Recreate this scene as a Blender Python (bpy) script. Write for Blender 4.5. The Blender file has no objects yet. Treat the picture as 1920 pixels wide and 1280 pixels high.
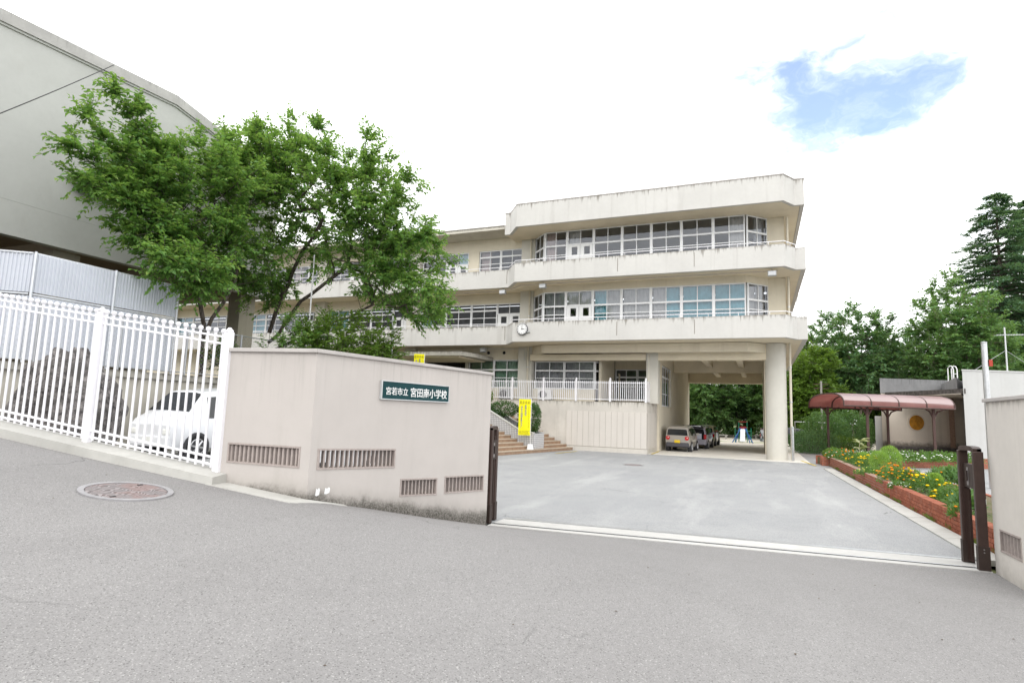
import bpy, math, random
import numpy as np
from mathutils import Vector, Matrix

# ------------------------------------------------------------------ camera
F_PX = 1097.0                       # focal length in pixels of the 1920 px photograph
def _n(v): return v / np.linalg.norm(v)
_Y = _n(np.array([(1423-960)/F_PX, -(788-640)/F_PX, -1.0]))       # vanishing point of the depth axis
_X = -_n(np.array([(-1653-960)/F_PX, -(683-640)/F_PX, -1.0]))     # vanishing point of the facade axis
_X = _n(_X - _Y * _X.dot(_Y)); _Z = np.cross(_X, _Y)
ROT = np.array([_X, _Y, _Z])
EYE = np.array([0.0, 0.0, 2.0])
scene = bpy.context.scene
cam_d = bpy.data.cameras.new('camera'); cam = bpy.data.objects.new('camera', cam_d)
scene.collection.objects.link(cam); scene.camera = cam
cam_d.sensor_width = 36.0; cam_d.lens = F_PX/1920*36.0
cam_d.clip_start = 0.1; cam_d.clip_end = 3000
_m = Matrix([list(r) for r in ROT]).to_4x4(); _m.translation = Vector(EYE); cam.matrix_world = _m

# ------------------------------------------------------------------ sky, sun, exposure
SUN_EL, SUN_AZ = math.radians(40), math.radians(172)      # azimuth clockwise from +Y: high behind the camera
world = bpy.data.worlds.new('World'); scene.world = world; world.use_nodes = True
wt = world.node_tree; wt.nodes.clear()
def wn(t, ins=None, **at):
    nd = wt.nodes.new(t)
    for k, v in at.items(): setattr(nd, k, v)
    for k, v in (ins or {}).items():
        if hasattr(v, 'links') or isinstance(v, bpy.types.NodeSocket): wt.links.new(v, nd.inputs[k])
        else: nd.inputs[k].default_value = v
    return nd
def wmath(op, a, b=0.0, c=None, clamp=False):
    ins = {0: a, 1: b}
    if c is not None: ins[2] = c
    return wn('ShaderNodeMath', ins, operation=op, use_clamp=clamp).outputs[0]
sky = wn('ShaderNodeTexSky', sky_type='NISHITA', sun_disc=False, sun_elevation=SUN_EL, sun_rotation=SUN_AZ,
         altitude=50.0, air_density=1.0, dust_density=0.9, ozone_density=1.0)
tc = wn('ShaderNodeTexCoord'); D3 = tc.outputs['Generated']
sep = wn('ShaderNodeSeparateXYZ', {0: D3})
zz = wmath('ADD', wmath('MAXIMUM', sep.outputs[2], 0.0), 0.18)
plane = wn('ShaderNodeCombineXYZ', {0: wmath('DIVIDE', sep.outputs[0], zz), 1: wmath('DIVIDE', sep.outputs[1], zz), 2: 0.0}).outputs[0]
warp = wn('ShaderNodeTexNoise', {'Vector': plane, 'Scale': 2.2, 'Detail': 5.0, 'Roughness': 0.6})
wv = wn('ShaderNodeVectorMath', {0: warp.outputs['Color'], 1: (0.5, 0.5, 0.5)}, operation='SUBTRACT').outputs[0]
wv = wn('ShaderNodeVectorMath', {0: wv, 1: (0.55, 0.55, 0.0)}, operation='MULTIPLY').outputs[0]
pw = wn('ShaderNodeVectorMath', {0: plane, 1: wv}, operation='ADD').outputs[0]
cl1 = wn('ShaderNodeTexNoise', {'Vector': pw, 'Scale': 1.05, 'Detail': 8.0, 'Roughness': 0.56}).outputs['Fac']
cl2 = wn('ShaderNodeTexNoise', {'Vector': pw, 'Scale': 3.3, 'Detail': 8.0, 'Roughness': 0.62}).outputs['Fac']
def pix_dir(u, v): return _n(ROT @ np.array([(u-960)/F_PX, -(v-640)/F_PX, -1.0]))
def gap(u, v, half, amp):
    d = pix_dir(u, v); k = d[2]+0.18
    dist = wn('ShaderNodeVectorMath', {0: pw, 1: (d[0]/k, d[1]/k, 0.0)}, operation='DISTANCE').outputs['Value']
    return wmath('MULTIPLY', wn('ShaderNodeMapRange', {0: dist, 1: 0.0, 2: half, 3: 1.0, 4: 0.0}, interpolation_type='SMOOTHSTEP').outputs[0], amp)
g = wmath('ADD', gap(1640, 170, 0.46, 0.62), wmath('ADD', gap(1475, 205, 0.34, 0.42), gap(1840, 400, 0.30, 0.36)))
g = wmath('ADD', g, gap(960, 195, 0.25, 0.34))
# cloud cover: nearly closed, with the break the photograph shows
cov = wmath('SUBTRACT', wmath('ADD', wmath('MULTIPLY', wmath('SUBTRACT', cl1, 0.5), 0.9), wmath('ADD', 0.74, wmath('MULTIPLY', wmath('SUBTRACT', cl2, 0.5), 1.9))), g)
mask = wn('ShaderNodeMapRange', {0: cov, 1: -0.16, 2: 0.60, 3: 0.10, 4: 1.0}, interpolation_type='SMOOTHSTEP').outputs[0]
tone = wn('ShaderNodeMapRange', {0: cl2, 1: 0.3, 2: 0.75, 3: 0.82, 4: 1.16}).outputs[0]
ccol = wn('ShaderNodeMix', {0: 1.0, 6: (0.985, 0.995, 1.0, 1), 7: tone}, data_type='RGBA', blend_type='MULTIPLY').outputs[2]
bgs = wn('ShaderNodeBackground', {'Color': sky.outputs[0], 'Strength': 0.135})
bgc = wn('ShaderNodeBackground', {'Color': ccol, 'Strength': 1.15})
mx = wn('ShaderNodeMixShader', {0: mask, 1: bgs.outputs[0], 2: bgc.outputs[0]})
wn('ShaderNodeOutputWorld', {0: mx.outputs[0]})
sun_d = bpy.data.lights.new('sun', 'SUN'); sun_d.energy = 0.55; sun_d.angle = math.radians(32); sun_d.color = (1.0, 0.965, 0.91)
sun = bpy.data.objects.new('sun', sun_d); scene.collection.objects.link(sun)
_sd = Vector((math.sin(SUN_AZ)*math.cos(SUN_EL), math.cos(SUN_AZ)*math.cos(SUN_EL), math.sin(SUN_EL)))
sun.rotation_euler = _sd.to_track_quat('Z', 'Y').to_euler(); sun.location = (10, -20, 40)
scene.view_settings.view_transform = 'Standard'; scene.view_settings.look = 'None'
scene.view_settings.gamma = 1.0; scene.view_settings.use_curve_mapping = False
scene.view_settings.exposure = 1.0
scene.cycles.max_bounces = 7; scene.cycles.diffuse_bounces = 4; scene.cycles.glossy_bounces = 3
scene.cycles.transparent_max_bounces = 12; scene.cycles.transmission_bounces = 4
scene.cycles.caustics_reflective = False; scene.cycles.caustics_refractive = False
scene.cycles.use_denoising = True; scene.cycles.sample_clamp_indirect = 6.0

# ------------------------------------------------------------------ pixel -> place helpers
def ray(u, v): return ROT @ np.array([(u-960)/F_PX, -(v-640)/F_PX, -1.0])
def onz(u, v, z=0.0):
    d = ray(u, v); return EYE + d*(z-EYE[2])/d[2]
def ony(u, v, y):
    d = ray(u, v); return EYE + d*y/d[1]
def onx(u, v, x):
    d = ray(u, v); return EYE + d*x/d[0]
def hd(u, d, v=775):                       # plan position on the sight line u at depth d along the view axis
    p = EYE + ray(u, v)*d; return float(p[0]), float(p[1])
def zat(u, v, d): return float((EYE + ray(u, v)*d)[2])

# ------------------------------------------------------------------ mesh helpers
col = scene.collection
OFF = {}
def props(o, label=None, cat=None, group=None, kind=None):
    if label: o['label'] = label
    if cat: o['category'] = cat
    if group: o['group'] = group
    if kind: o['kind'] = kind
    return o
def thing(name, loc, label, cat, group=None, rz=0.0, local=False):
    o = bpy.data.objects.new(name, None); col.objects.link(o)
    o.empty_display_size = 0.2
    o.location = loc; o.rotation_euler = (0, 0, rz)
    OFF[o.name] = Vector((0, 0, 0)) if local else Vector(loc)
    return props(o, label, cat, group)
class MB:
    def __init__(s): s.v = []; s.f = []
    def pts(s, ps):
        i = len(s.v); s.v += [tuple(map(float, p)) for p in ps]; return i
    def quad(s, a, b, c, d): i = s.pts([a, b, c, d]); s.f.append((i, i+1, i+2, i+3)); return s
    def poly(s, ps): i = s.pts(ps); s.f.append(tuple(range(i, i+len(ps)))); return s
    def hexa(s, p):       # 4 bottom (counter-clockwise from above), 4 top
        i = s.pts(p)
        for q in ((3,2,1,0), (4,5,6,7), (0,1,5,4), (1,2,6,5), (2,3,7,6), (3,0,4,7)): s.f.append(tuple(i+k for k in q))
        return s
    def box(s, x0, x1, y0, y1, z0, z1):
        return s.hexa([(x0,y0,z0), (x1,y0,z0), (x1,y1,z0), (x0,y1,z0), (x0,y0,z1), (x1,y0,z1), (x1,y1,z1), (x0,y1,z1)])
    def bar(s, a, b, w, h):    # level bar between plan points with z: rectangular section w (sideways) x h (vertical)
        a, b = Vector(a), Vector(b); d = b-a; n = Vector((-d.y, d.x, 0))
        if n.length < 1e-6: n = Vector((1, 0, 0))
        n = n.normalized()*w/2; up = Vector((0, 0, h/2))
        return s.hexa([a-n-up, b-n-up, b+n-up, a+n-up, a-n+up, b-n+up, b+n+up, a+n+up])
    def prism(s, poly, z0, z1):
        n = len(poly); i = s.pts([(p[0], p[1], z0) for p in poly] + [(p[0], p[1], z1) for p in poly])
        s.f.append(tuple(i+k for k in reversed(range(n)))); s.f.append(tuple(i+n+k for k in range(n)))
        for k in range(n): k2 = (k+1) % n; s.f.append((i+k, i+k2, i+n+k2, i+n+k))
        return s
    def ribbon(s, line, z0, z1, t):     # wall of thickness t to the left of a plan polyline, mitred
        L = [Vector(p[:2]) for p in line]; off = []
        for k, p in enumerate(L):
            ns = []
            if k > 0: d = (p-L[k-1]).normalized(); ns.append(Vector((-d.y, d.x)))
            if k < len(L)-1: d = (L[k+1]-p).normalized(); ns.append(Vector((-d.y, d.x)))
            m = sum(ns, Vector((0, 0)))/len(ns); off.append(p + m*(t/max(0.3, m.length_squared)))
        for k in range(len(L)-1):
            a, b, c, d = L[k], L[k+1], off[k+1], off[k]
            s.hexa([(q.x, q.y, z) for z in (z0, z1) for q in (a, b, c, d)])
        return s
    def tube(s, ps, r, n=8, cap=True):
        ps = [Vector(p) for p in ps]; k0 = len(s.v)
        rs = r if isinstance(r, (list, tuple)) else [r]*len(ps)
        for i, p in enumerate(ps):
            t = (ps[min(i+1, len(ps)-1)] - ps[max(i-1, 0)]).normalized()
            a = Vector((0, 0, 1)) if abs(t.z) < 0.9 else Vector((1, 0, 0))
            e1 = t.cross(a).normalized(); e2 = t.cross(e1)
            for j in range(n):
                w = 2*math.pi*j/n; s.v.append(tuple(p + (e1*math.cos(w) + e2*math.sin(w))*rs[i]))
        for i in range(len(ps)-1):
            for j in range(n):
                j2 = (j+1) % n; s.f.append((k0+i*n+j, k0+i*n+j2, k0+(i+1)*n+j2, k0+(i+1)*n+j))
        if cap:
            s.f.append(tuple(k0+j for j in reversed(range(n)))); s.f.append(tuple(k0+(len(ps)-1)*n+j for j in range(n)))
        return s
    def lathe(s, c, prof, n=16):        # prof: (radius, z) from bottom to top
        k0 = len(s.v); c = Vector(c)
        for r, z in prof:
            for j in range(n):
                w = 2*math.pi*j/n; s.v.append((c.x+r*math.cos(w), c.y+r*math.sin(w), c.z+z))
        for i in range(len(prof)-1):
            for j in range(n):
                j2 = (j+1) % n; s.f.append((k0+i*n+j, k0+i*n+j2, k0+(i+1)*n+j2, k0+(i+1)*n+j))
        s.f.append(tuple(k0+j for j in reversed(range(n)))); s.f.append(tuple(k0+(len(prof)-1)*n+j for j in range(n)))
        return s
    def disc(s, c, ax, r, t, n=20):     # short cylinder with axis ax centred at c
        ax = Vector(ax).normalized(); c = Vector(c); return s.tube([c-ax*t/2, c+ax*t/2], r, n)
    def obj(s, name, m, parent=None, smooth=False, bev=0.0, **kw):
        me = bpy.data.meshes.new(name)
        off = OFF[parent.name] if parent is not None else Vector((0, 0, 0))
        if off.length: vs = [(p[0]-off.x, p[1]-off.y, p[2]-off.z) for p in s.v]
        else: vs = s.v
        me.from_pydata(vs, [], s.f); me.update()
        me.materials.append(m)
        if smooth: me.shade_smooth() if smooth is True else me.set_sharp_from_angle(angle=smooth)
        if smooth and smooth is not True:
            me.polygons.foreach_set('use_smooth', [True]*len(me.polygons))
        o = bpy.data.objects.new(name, me); col.objects.link(o)
        if parent is not None: o.parent = parent; OFF[o.name] = off
        else: OFF[o.name] = Vector((0, 0, 0))
        if bev:
            b = o.modifiers.new('edge', 'BEVEL'); b.width = bev; b.segments = 2; b.limit_method = 'ANGLE'; b.angle_limit = math.radians(40)
        return props(o, **kw)
def share(src, parent, loc=(0, 0, 0), rot=(0, 0, 0), scale=(1, 1, 1), name=None):
    o = src.copy(); col.objects.link(o)
    if name: o.name = name
    o.parent = parent; o.location = loc; o.rotation_euler = rot; o.scale = scale
    if parent is not None: OFF[o.name] = OFF[parent.name]
    return o
def copy_tree(o, parent=None):
    c = o.copy(); col.objects.link(c); c.parent = parent; OFF[c.name] = OFF[o.name]
    for ch in o.children: copy_tree(ch, c)
    return c

# ------------------------------------------------------------------ materials
class NT:
    def __init__(s, name):
        s.m = bpy.data.materials.new(name); s.m.use_nodes = True; s.t = s.m.node_tree; s.t.nodes.clear(); s._pos = None
    def n(s, t, ins=None, **at):
        nd = s.t.nodes.new(t)
        for k, v in at.items(): setattr(nd, k, v)
        for k, v in (ins or {}).items():
            if isinstance(v, bpy.types.NodeSocket): s.t.links.new(v, nd.inputs[k])
            else: nd.inputs[k].default_value = v
        return nd
    @property
    def pos(s):
        if s._pos is None: s._pos = s.n('ShaderNodeNewGeometry').outputs['Position']
        return s._pos
    def xyz(s): 
        q = s.n('ShaderNodeSeparateXYZ', {0: s.pos}); return q.outputs
    def vec(s, scale, base=None): return s.n('ShaderNodeVectorMath', {0: base or s.pos, 1: scale}, operation='MULTIPLY').outputs[0]
    def noise(s, scale, detail=4.0, rough=0.55, vec=None): return s.n('ShaderNodeTexNoise', {'Vector': vec or s.pos, 'Scale': scale, 'Detail': detail, 'Roughness': rough}).outputs['Fac']
    def voro(s, scale, vec=None, out='Color', feature='F1'): return s.n('ShaderNodeTexVoronoi', {'Vector': vec or s.pos, 'Scale': scale}, feature=feature).outputs[out]
    def mr(s, f, a, b, c=0.0, d=1.0, smooth=True): return s.n('ShaderNodeMapRange', {0: f, 1: a, 2: b, 3: c, 4: d}, interpolation_type='SMOOTHSTEP' if smooth else 'LINEAR').outputs[0]
    def math(s, op, a, b=0.0, clamp=False): return s.n('ShaderNodeMath', {0: a, 1: b}, operation=op, use_clamp=clamp).outputs[0]
    def mix(s, f, a, b, mode='MIX'):
        a = (*a, 1) if isinstance(a, tuple) and len(a) == 3 else a; b = (*b, 1) if isinstance(b, tuple) and len(b) == 3 else b
        return s.n('ShaderNodeMix', {0: f, 6: a, 7: b}, data_type='RGBA', blend_type=mode).outputs[2]
    def bump(s, h, strength=0.3, dist=0.01): return s.n('ShaderNodeBump', {'Height': h, 'Strength': strength, 'Distance': dist}).outputs[0]
    def out(s, colr, rough=0.7, metal=0.0, spec=0.3, normal=None, **kw):
        colr = (*colr, 1) if isinstance(colr, tuple) and len(colr) == 3 else colr
        ins = {'Base Color': colr, 'Roughness': rough, 'Metallic': metal, 'Specular IOR Level': spec}
        if normal is not None: ins['Normal'] = normal
        ins.update(kw)
        b = s.n('ShaderNodeBsdfPrincipled', ins); s.t.links.new(b.outputs[0], s.n('ShaderNodeOutputMaterial').inputs[0]); return s.m
MATS = {}
def plain(name, c, rough=0.6, metal=0.0, spec=0.3, var=0.06, scale=6.0, bump=0.0):
    if name in MATS: return MATS[name]
    t = NT(name); f = t.noise(scale, 5.0, 0.6)
    k = t.mix(t.mr(f, 0.25, 0.75), tuple(x*(1-var) for x in c), tuple(min(1, x*(1+var)) for x in c))
    MATS[name] = t.out(k, rough, metal, spec, normal=t.bump(t.noise(scale*25, 3), bump, 0.004) if bump else None)
    return MATS[name]
def painted(name, base, dirt=(0.16, 0.15, 0.13), ztop=None, reach=0.5, amt=0.6, streak=(2.6, 2.6, 0.10), cloud=0.10, zbot=None, fine=0.15, mould=None):
    """weathered masonry paint: cloudy tone, vertical run-off streaks below ztop, dirt above zbot, rough plaster bump"""
    t = NT(name)
    c1 = t.noise(0.7, 5, 0.6); c2 = t.noise(6.0, 6, 0.65)
    k = t.mix(t.mr(c1, 0.3, 0.7), tuple(x*(1-cloud) for x in base), base)
    k = t.mix(t.math('MULTIPLY', t.mr(c2, 0.35, 0.8), fine), k, tuple(x*0.72 for x in base))
    st = t.noise(1.0, 5, 0.62, t.vec(streak))
    stm = t.mr(st, 0.52, 0.74)
    z = t.xyz()[2]
    k = t.mix(t.math('MULTIPLY', stm, 0.16), k, dirt)
    if ztop is not None:
        for zt in (ztop if isinstance(ztop, (list, tuple)) else [ztop]):
            dz = t.math('SUBTRACT', zt, z)
            inr = t.math('MULTIPLY', t.mr(dz, 0.0, reach, 1.0, 0.0, False), t.math('GREATER_THAN', dz, -0.02))
            s2 = t.noise(1.0, 6, 0.7, t.vec((streak[0]*3.2, streak[1]*3.2, 0.25)))
            lim = t.math('SUBTRACT', 0.86, t.math('MULTIPLY', inr, 0.40))
            k = t.mix(t.math('MULTIPLY', t.mr(t.math('SUBTRACT', s2, lim), -0.04, 0.14), amt), k, dirt)
            edge = t.math('MULTIPLY', t.mr(dz, 0.0, 0.10, 1.0, 0.0), t.math('GREATER_THAN', dz, -0.02))
            k = t.mix(t.math('MULTIPLY', t.math('MULTIPLY', edge, t.mr(c2, 0.40, 0.62)), amt*0.9), k, dirt)
    if zbot is not None:
        dz = t.math('SUBTRACT', z, zbot); n2 = t.noise(3.5, 7, 0.7)
        k = t.mix(t.math('MULTIPLY', t.mr(t.math('SUBTRACT', dz, t.math('MULTIPLY', n2, 0.7)), -0.35, 0.05, 1.0, 0.0), amt), k, dirt)
    h = t.math('ADD', t.noise(90, 3, 0.6), t.math('MULTIPLY', t.noise(4.0, 2), 0.8))
    MATS[name] = t.out(k, 0.85, 0, 0.2, normal=t.bump(h, 0.25, 0.01)); return MATS[name]

def glass_mat(name, tint, gloss=0.10):
    t = NT(name)
    fr = t.n('ShaderNodeFresnel', {'IOR': 1.5}).outputs[0]
    fac = t.math('ADD', t.math('MULTIPLY', fr, 1.15), gloss, clamp=True)
    tr = t.n('ShaderNodeBsdfTransparent', {'Color': (*tint, 1)}).outputs[0]
    nz = t.bump(t.noise(0.9, 2, 0.5), 0.12, 0.05)
    gl = t.n('ShaderNodeBsdfGlossy', {'Color': (0.9, 0.93, 1.0, 1), 'Roughness': 0.03, 'Normal': nz}).outputs[0]
    mixs = t.n('ShaderNodeMixShader', {0: fac, 1: tr, 2: gl}).outputs[0]
    t.t.links.new(mixs, t.n('ShaderNodeOutputMaterial').inputs[0]); MATS[name] = t.m; return t.m

def leaf_mat(name, a, b, trans=0.35, rough=0.45, tip=None):
    t = NT(name); rnd = t.n('ShaderNodeNewGeometry').outputs['Random Per Island']
    big = t.noise(0.55, 3, 0.5)
    f = t.math('ADD', t.math('MULTIPLY', rnd, 0.6), t.math('MULTIPLY', t.mr(big, 0.3, 0.7), 0.4))
    k = t.mix(f, a, b)
    if tip: k = t.mix(t.mr(rnd, 0.86, 0.93), k, tip)
    p = t.n('ShaderNodeBsdfPrincipled', {'Base Color': k, 'Roughness': rough, 'Specular IOR Level': 0.5}).outputs[0]
    tl = t.n('ShaderNodeBsdfTranslucent', {'Color': t.mix(0.5, k, (0.24, 0.34, 0.03))}).outputs[0]
    t.t.links.new(t.n('ShaderNodeMixShader', {0: trans, 1: p, 2: tl}).outputs[0], t.n('ShaderNodeOutputMaterial').inputs[0])
    MATS[name] = t.m; return t.m

def asphalt(name, base, light, dark, patch, scuff=0.30):
    t = NT(name)
    big = t.noise(0.16, 5, 0.6); mid = t.noise(1.1, 6, 0.65); st = t.noise(1.0, 5, 0.6, t.vec((0.9, 0.18, 1)))
    k = t.mix(t.mr(big, 0.3, 0.7), base, patch)
    k = t.mix(t.math('MULTIPLY', t.mr(mid, 0.45, 0.8), 0.35), k, dark)
    k = t.mix(t.math('MULTIPLY', t.mr(st, 0.48, 0.72), scuff), k, light)
    # aggregate: pale chips and dark pits between them
    chip = t.n('ShaderNodeSeparateColor', {0: t.voro(130.0)}).outputs
    k = t.mix(t.mr(chip[0], 0.0, 1.0, 0.0, 0.45, False), k, tuple(x*0.50 for x in base))
    k = t.mix(t.math('MULTIPLY', t.math('GREATER_THAN', chip[1], 0.955), 0.42), k, (0.50, 0.49, 0.47))
    k = t.mix(t.math('MULTIPLY', t.math('LESS_THAN', chip[2], 0.07), 0.5), k, (0.035, 0.033, 0.032))
    fine = t.noise(330, 2, 0.7)
    k = t.mix(t.mr(fine, 0.35, 0.75, 0.0, 0.22, False), k, (0.36, 0.35, 0.34))
    # hairline cracks and oil spots
    ck = t.voro(0.33, t.n('ShaderNodeVectorMath', {0: t.pos, 1: t.n('ShaderNodeVectorMath', {0: t.n('ShaderNodeTexNoise', {'Vector': t.pos, 'Scale': 0.9, 'Detail': 5.0}).outputs['Color'], 1: (1.6, 1.6, 0)}, operation='MULTIPLY').outputs[0]}, operation='ADD').outputs[0], 'Distance', 'DISTANCE_TO_EDGE')
    k = t.mix(t.math('MULTIPLY', t.math('MULTIPLY', t.math('LESS_THAN', ck, 0.004), t.mr(t.noise(0.35, 2), 0.55, 0.68)), 0.5), k, (0.05, 0.05, 0.05))
    sp = t.voro(0.8, None, 'Distance'); k = t.mix(t.math('MULTIPLY', t.mr(t.math('ADD', sp, t.math('MULTIPLY', t.noise(6, 4), 0.12)), 0.07, 0.16, 1.0, 0.0), 0.22), k, dark)
    h = t.math('ADD', t.voro(130.0, None, 'Distance'), t.math('MULTIPLY', t.noise(40, 3), 0.5))
    MATS[name] = t.out(k, 0.92, 0, 0.18, normal=t.bump(h, 0.55, 0.006)); return MATS[name]

# ================================================================== the setting
P1 = Vector((-4.46, 9.65, 0)); PC = Vector((-5.07, 5.76, 0)); PL = Vector((-6.30, 5.53, 0))
PR = Vector((2.97, 10.45, 0))
FD = Vector((-0.983, -0.184, 0))                 # direction of the roadside fence, uphill
def yg(x): return 9.65 + 0.108*(x+4.46)
def yfence(x): return 5.53 + (x+6.30)*0.187
def _sp(v, k): return k*math.log1p(math.exp(min(40.0, v/k)))
def H(x):                                        # height of the road, falling to the right
    z = 0.90 - 0.1027*(x+5.07) + 0.035*_sp(-(x+6.0), 1.2)
    return 0.02 + _sp(z-0.02, 0.05)
def zroad(x, y):
    t = max(0.0, (yg(x)-y)/3.95)
    return H(x)*(t - _sp(t-1.0, 0.10))
def onroad(u, v):
    p = onz(u, v, 0.5)
    for _ in range(30): p = onz(u, v, zroad(p[0], p[1]))
    return p
def zyard(x, y):
    a = min(1.0, max(0.0, (-6.5-x)/6.0)); b = min(1.0, max(0.0, (23.0-y)/7.0))
    return 0.55*a*a*(3-2*a)*b*b*(3-2*b)
M_road = asphalt('road_asphalt', (0.250, 0.242, 0.239), (0.32, 0.312, 0.307), (0.185, 0.179, 0.176), (0.275, 0.266, 0.263))
M_yard = asphalt('yard_asphalt', (0.33, 0.336, 0.345), (0.52, 0.52, 0.515), (0.225, 0.23, 0.24), (0.40, 0.402, 0.405), 0.65)
def grid(name, xs, ys_of, zf, m, **kw):
    b = MB(); rows = [ys_of(x) for x in xs]; n = len(rows[0])
    for x, r in zip(xs, rows):
        for y in r: b.v.append((x, y, zf(x, y)))
    for i in range(len(xs)-1):
        for j in range(n-1): a = i*n+j; b.f.append((a, a+n, a+n+1, a+1))
    return b.obj(name, m, smooth=True, **kw)
_tx = list(np.linspace(-60, -14, 14)) + list(np.linspace(-13, 6, 96)) + list(np.linspace(8, 70, 14))
_tt = [0] + list(np.linspace(0.12, 9, 70)) + [11, 14, 20, 30, 45]
def _road_y(x):
    return [min(yg(x)-t, yfence(x)+0.12) if x < -5.2 else yg(x)-t for t in _tt]
grid('road', _tx, _road_y, zroad, M_road, kind='structure')
_yx = list(np.linspace(-15.8, -4.6, 40)) + list(np.linspace(-4.4, 3.25, 12))
def _yard_y(x):
    lo = yfence(x)+0.14 if x < -5.2 else (yg(x)+0.86 if x > -4.5 else yg(x)-3.6*(-4.5-x)/0.7)
    return list(np.linspace(lo, 32.42, 60))
grid('school_yard', _yx, _yard_y, zyard, M_yard, kind='structure')
t = NT('soil'); k = t.mix(t.mr(t.noise(1.3, 6), 0.3, 0.7), (0.16, 0.13, 0.09), (0.10, 0.11, 0.05)); M_soil = t.out(k, 0.95, 0, 0.1, normal=t.bump(t.noise(30, 5), 0.8, 0.02))
t = NT('field_sand')
k = t.mix(t.mr(t.noise(0.12, 5), 0.35, 0.65), (0.60, 0.54, 0.46), (0.68, 0.63, 0.55))
gm = t.math('MULTIPLY', t.mr(t.noise(0.16, 6, 0.7), 0.53, 0.62), 0.85)
k = t.mix(gm, k, (0.17, 0.24, 0.05)); M_sand = t.out(k, 0.95, 0, 0.1, normal=t.bump(t.noise(12, 5), 0.4, 0.02))
t = NT('ground_cover'); k = t.mix(t.mr(t.noise(0.05, 6), 0.3, 0.7), (0.10, 0.13, 0.04), (0.15, 0.14, 0.08)); M_gr = t.out(k, 0.95, 0, 0.1)
MB().quad((-900, -900, -0.10), (900, -900, -0.10), (900, 1500, -0.10), (-900, 1500, -0.10)).obj('ground', M_gr, kind='structure')
MB().quad((-70, 52.0, -0.01), (60, 52.0, -0.01), (60, 118, -0.01), (-70, 118, -0.01)).obj('playing_field', M_sand, kind='structure')
M_conc = painted('floor_concrete', (0.74, 0.71, 0.65), (0.45, 0.43, 0.38), cloud=0.14, fine=0.35)
M_conc2 = painted('kerb_concrete', (0.50, 0.49, 0.46), (0.20, 0.19, 0.17), cloud=0.18, fine=0.5)
MB().box(-5.6, 2.3, 32.44, 52.2, -0.09, 0.012).obj('passage_floor', M_conc, kind='structure')
MB().quad((2.31, 27.0, -0.006), (60, 27.0, -0.006), (60, 51.9, -0.006), (2.31, 51.9, -0.006)).obj('side_court', M_yard, kind='structure')
MB().quad((3.26, 10.6, -0.012), (40, 14.6, -0.012), (40, 26.98, -0.012), (3.26, 26.98, -0.012)).obj('garden_path', M_yard, kind='structure')

# gate threshold with steel track
M_thr = painted('threshold_concrete', (0.52, 0.51, 0.49), (0.26, 0.25, 0.23), cloud=0.12, fine=0.35)
M_steel = plain('galvanised_steel', (0.55, 0.56, 0.57), 0.35, 0.85, 0.5, 0.1, 9)
th = MB().hexa([(-4.44, yg(-4.44)+0.003, -0.08), (2.98, yg(2.98)+0.003, -0.08), (2.98, yg(2.98)+0.85, -0.08), (-4.44, yg(-4.44)+0.85, -0.08),
                (-4.44, yg(-4.44)+0.003, 0.012), (2.98, yg(2.98)+0.003, 0.012), (2.98, yg(2.98)+0.85, 0.012), (-4.44, yg(-4.44)+0.85, 0.012)]).obj('gate_threshold', M_thr, kind='structure')
M_gap = plain('dark_joint_and_shade', (0.035, 0.035, 0.037), 0.8)  # dark joints and slots, also the painted shade behind the right louvre
for o_, w_, h_, m_, nm in ((0.17, 0.020, 0.0165, M_gap, 'track_groove'), (0.20, 0.035, 0.020, M_steel, 'rail'), (0.72, 0.035, 0.020, M_steel, 'rail'), (0.79, 0.05, 0.0165, M_steel, 'edge_strip')):
    MB().hexa([(x, yg(x)+o_+dy, z) for z in (0.008, h_) for x, dy in ((-4.42, 0), (2.9, 0), (2.9, w_), (-4.42, w_))]).obj(nm, m_, th)

# ------------------------------------------------------------------ manhole covers
t = NT('manhole_iron'); po = t.n('ShaderNodeTexCoord').outputs['Object']
q = t.n('ShaderNodeSeparateXYZ', {0: po}).outputs
rad = t.math('SQRT', t.math('ADD', t.math('MULTIPLY', q[0], q[0]), t.math('MULTIPLY', q[1], q[1])))
wob = t.n('ShaderNodeVectorMath', {0: po, 1: t.n('ShaderNodeVectorMath', {0: t.n('ShaderNodeTexNoise', {'Vector': po, 'Scale': 7.0, 'Detail': 1.0}).outputs['Color'], 1: (0.16, 0.16, 0)}, operation='MULTIPLY').outputs[0]}, operation='ADD').outputs[0]
wave = t.n('ShaderNodeTexWave', {'Vector': wob, 'Scale': 9.0, 'Distortion': 7.0, 'Detail': 1.5}, wave_type='RINGS').outputs['Fac']
rel = t.mr(wave, 0.42, 0.55)
k = t.mix(rel, (0.12, 0.10, 0.10), (0.33, 0.30, 0.30)); k = t.mix(t.math('MULTIPLY', t.mr(t.noise(5.0, 3, 0.5), 0.45, 0.6), 0.4), k, (0.30, 0.17, 0.15))
M_iron = t.out(k, 0.55, 0.35, 0.4, normal=t.bump(rel, 0.6, 0.006))
M_ironring = plain('manhole_frame_iron', (0.36, 0.35, 0.36), 0.5, 0.4, 0.4, 0.12, 8)
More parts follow.
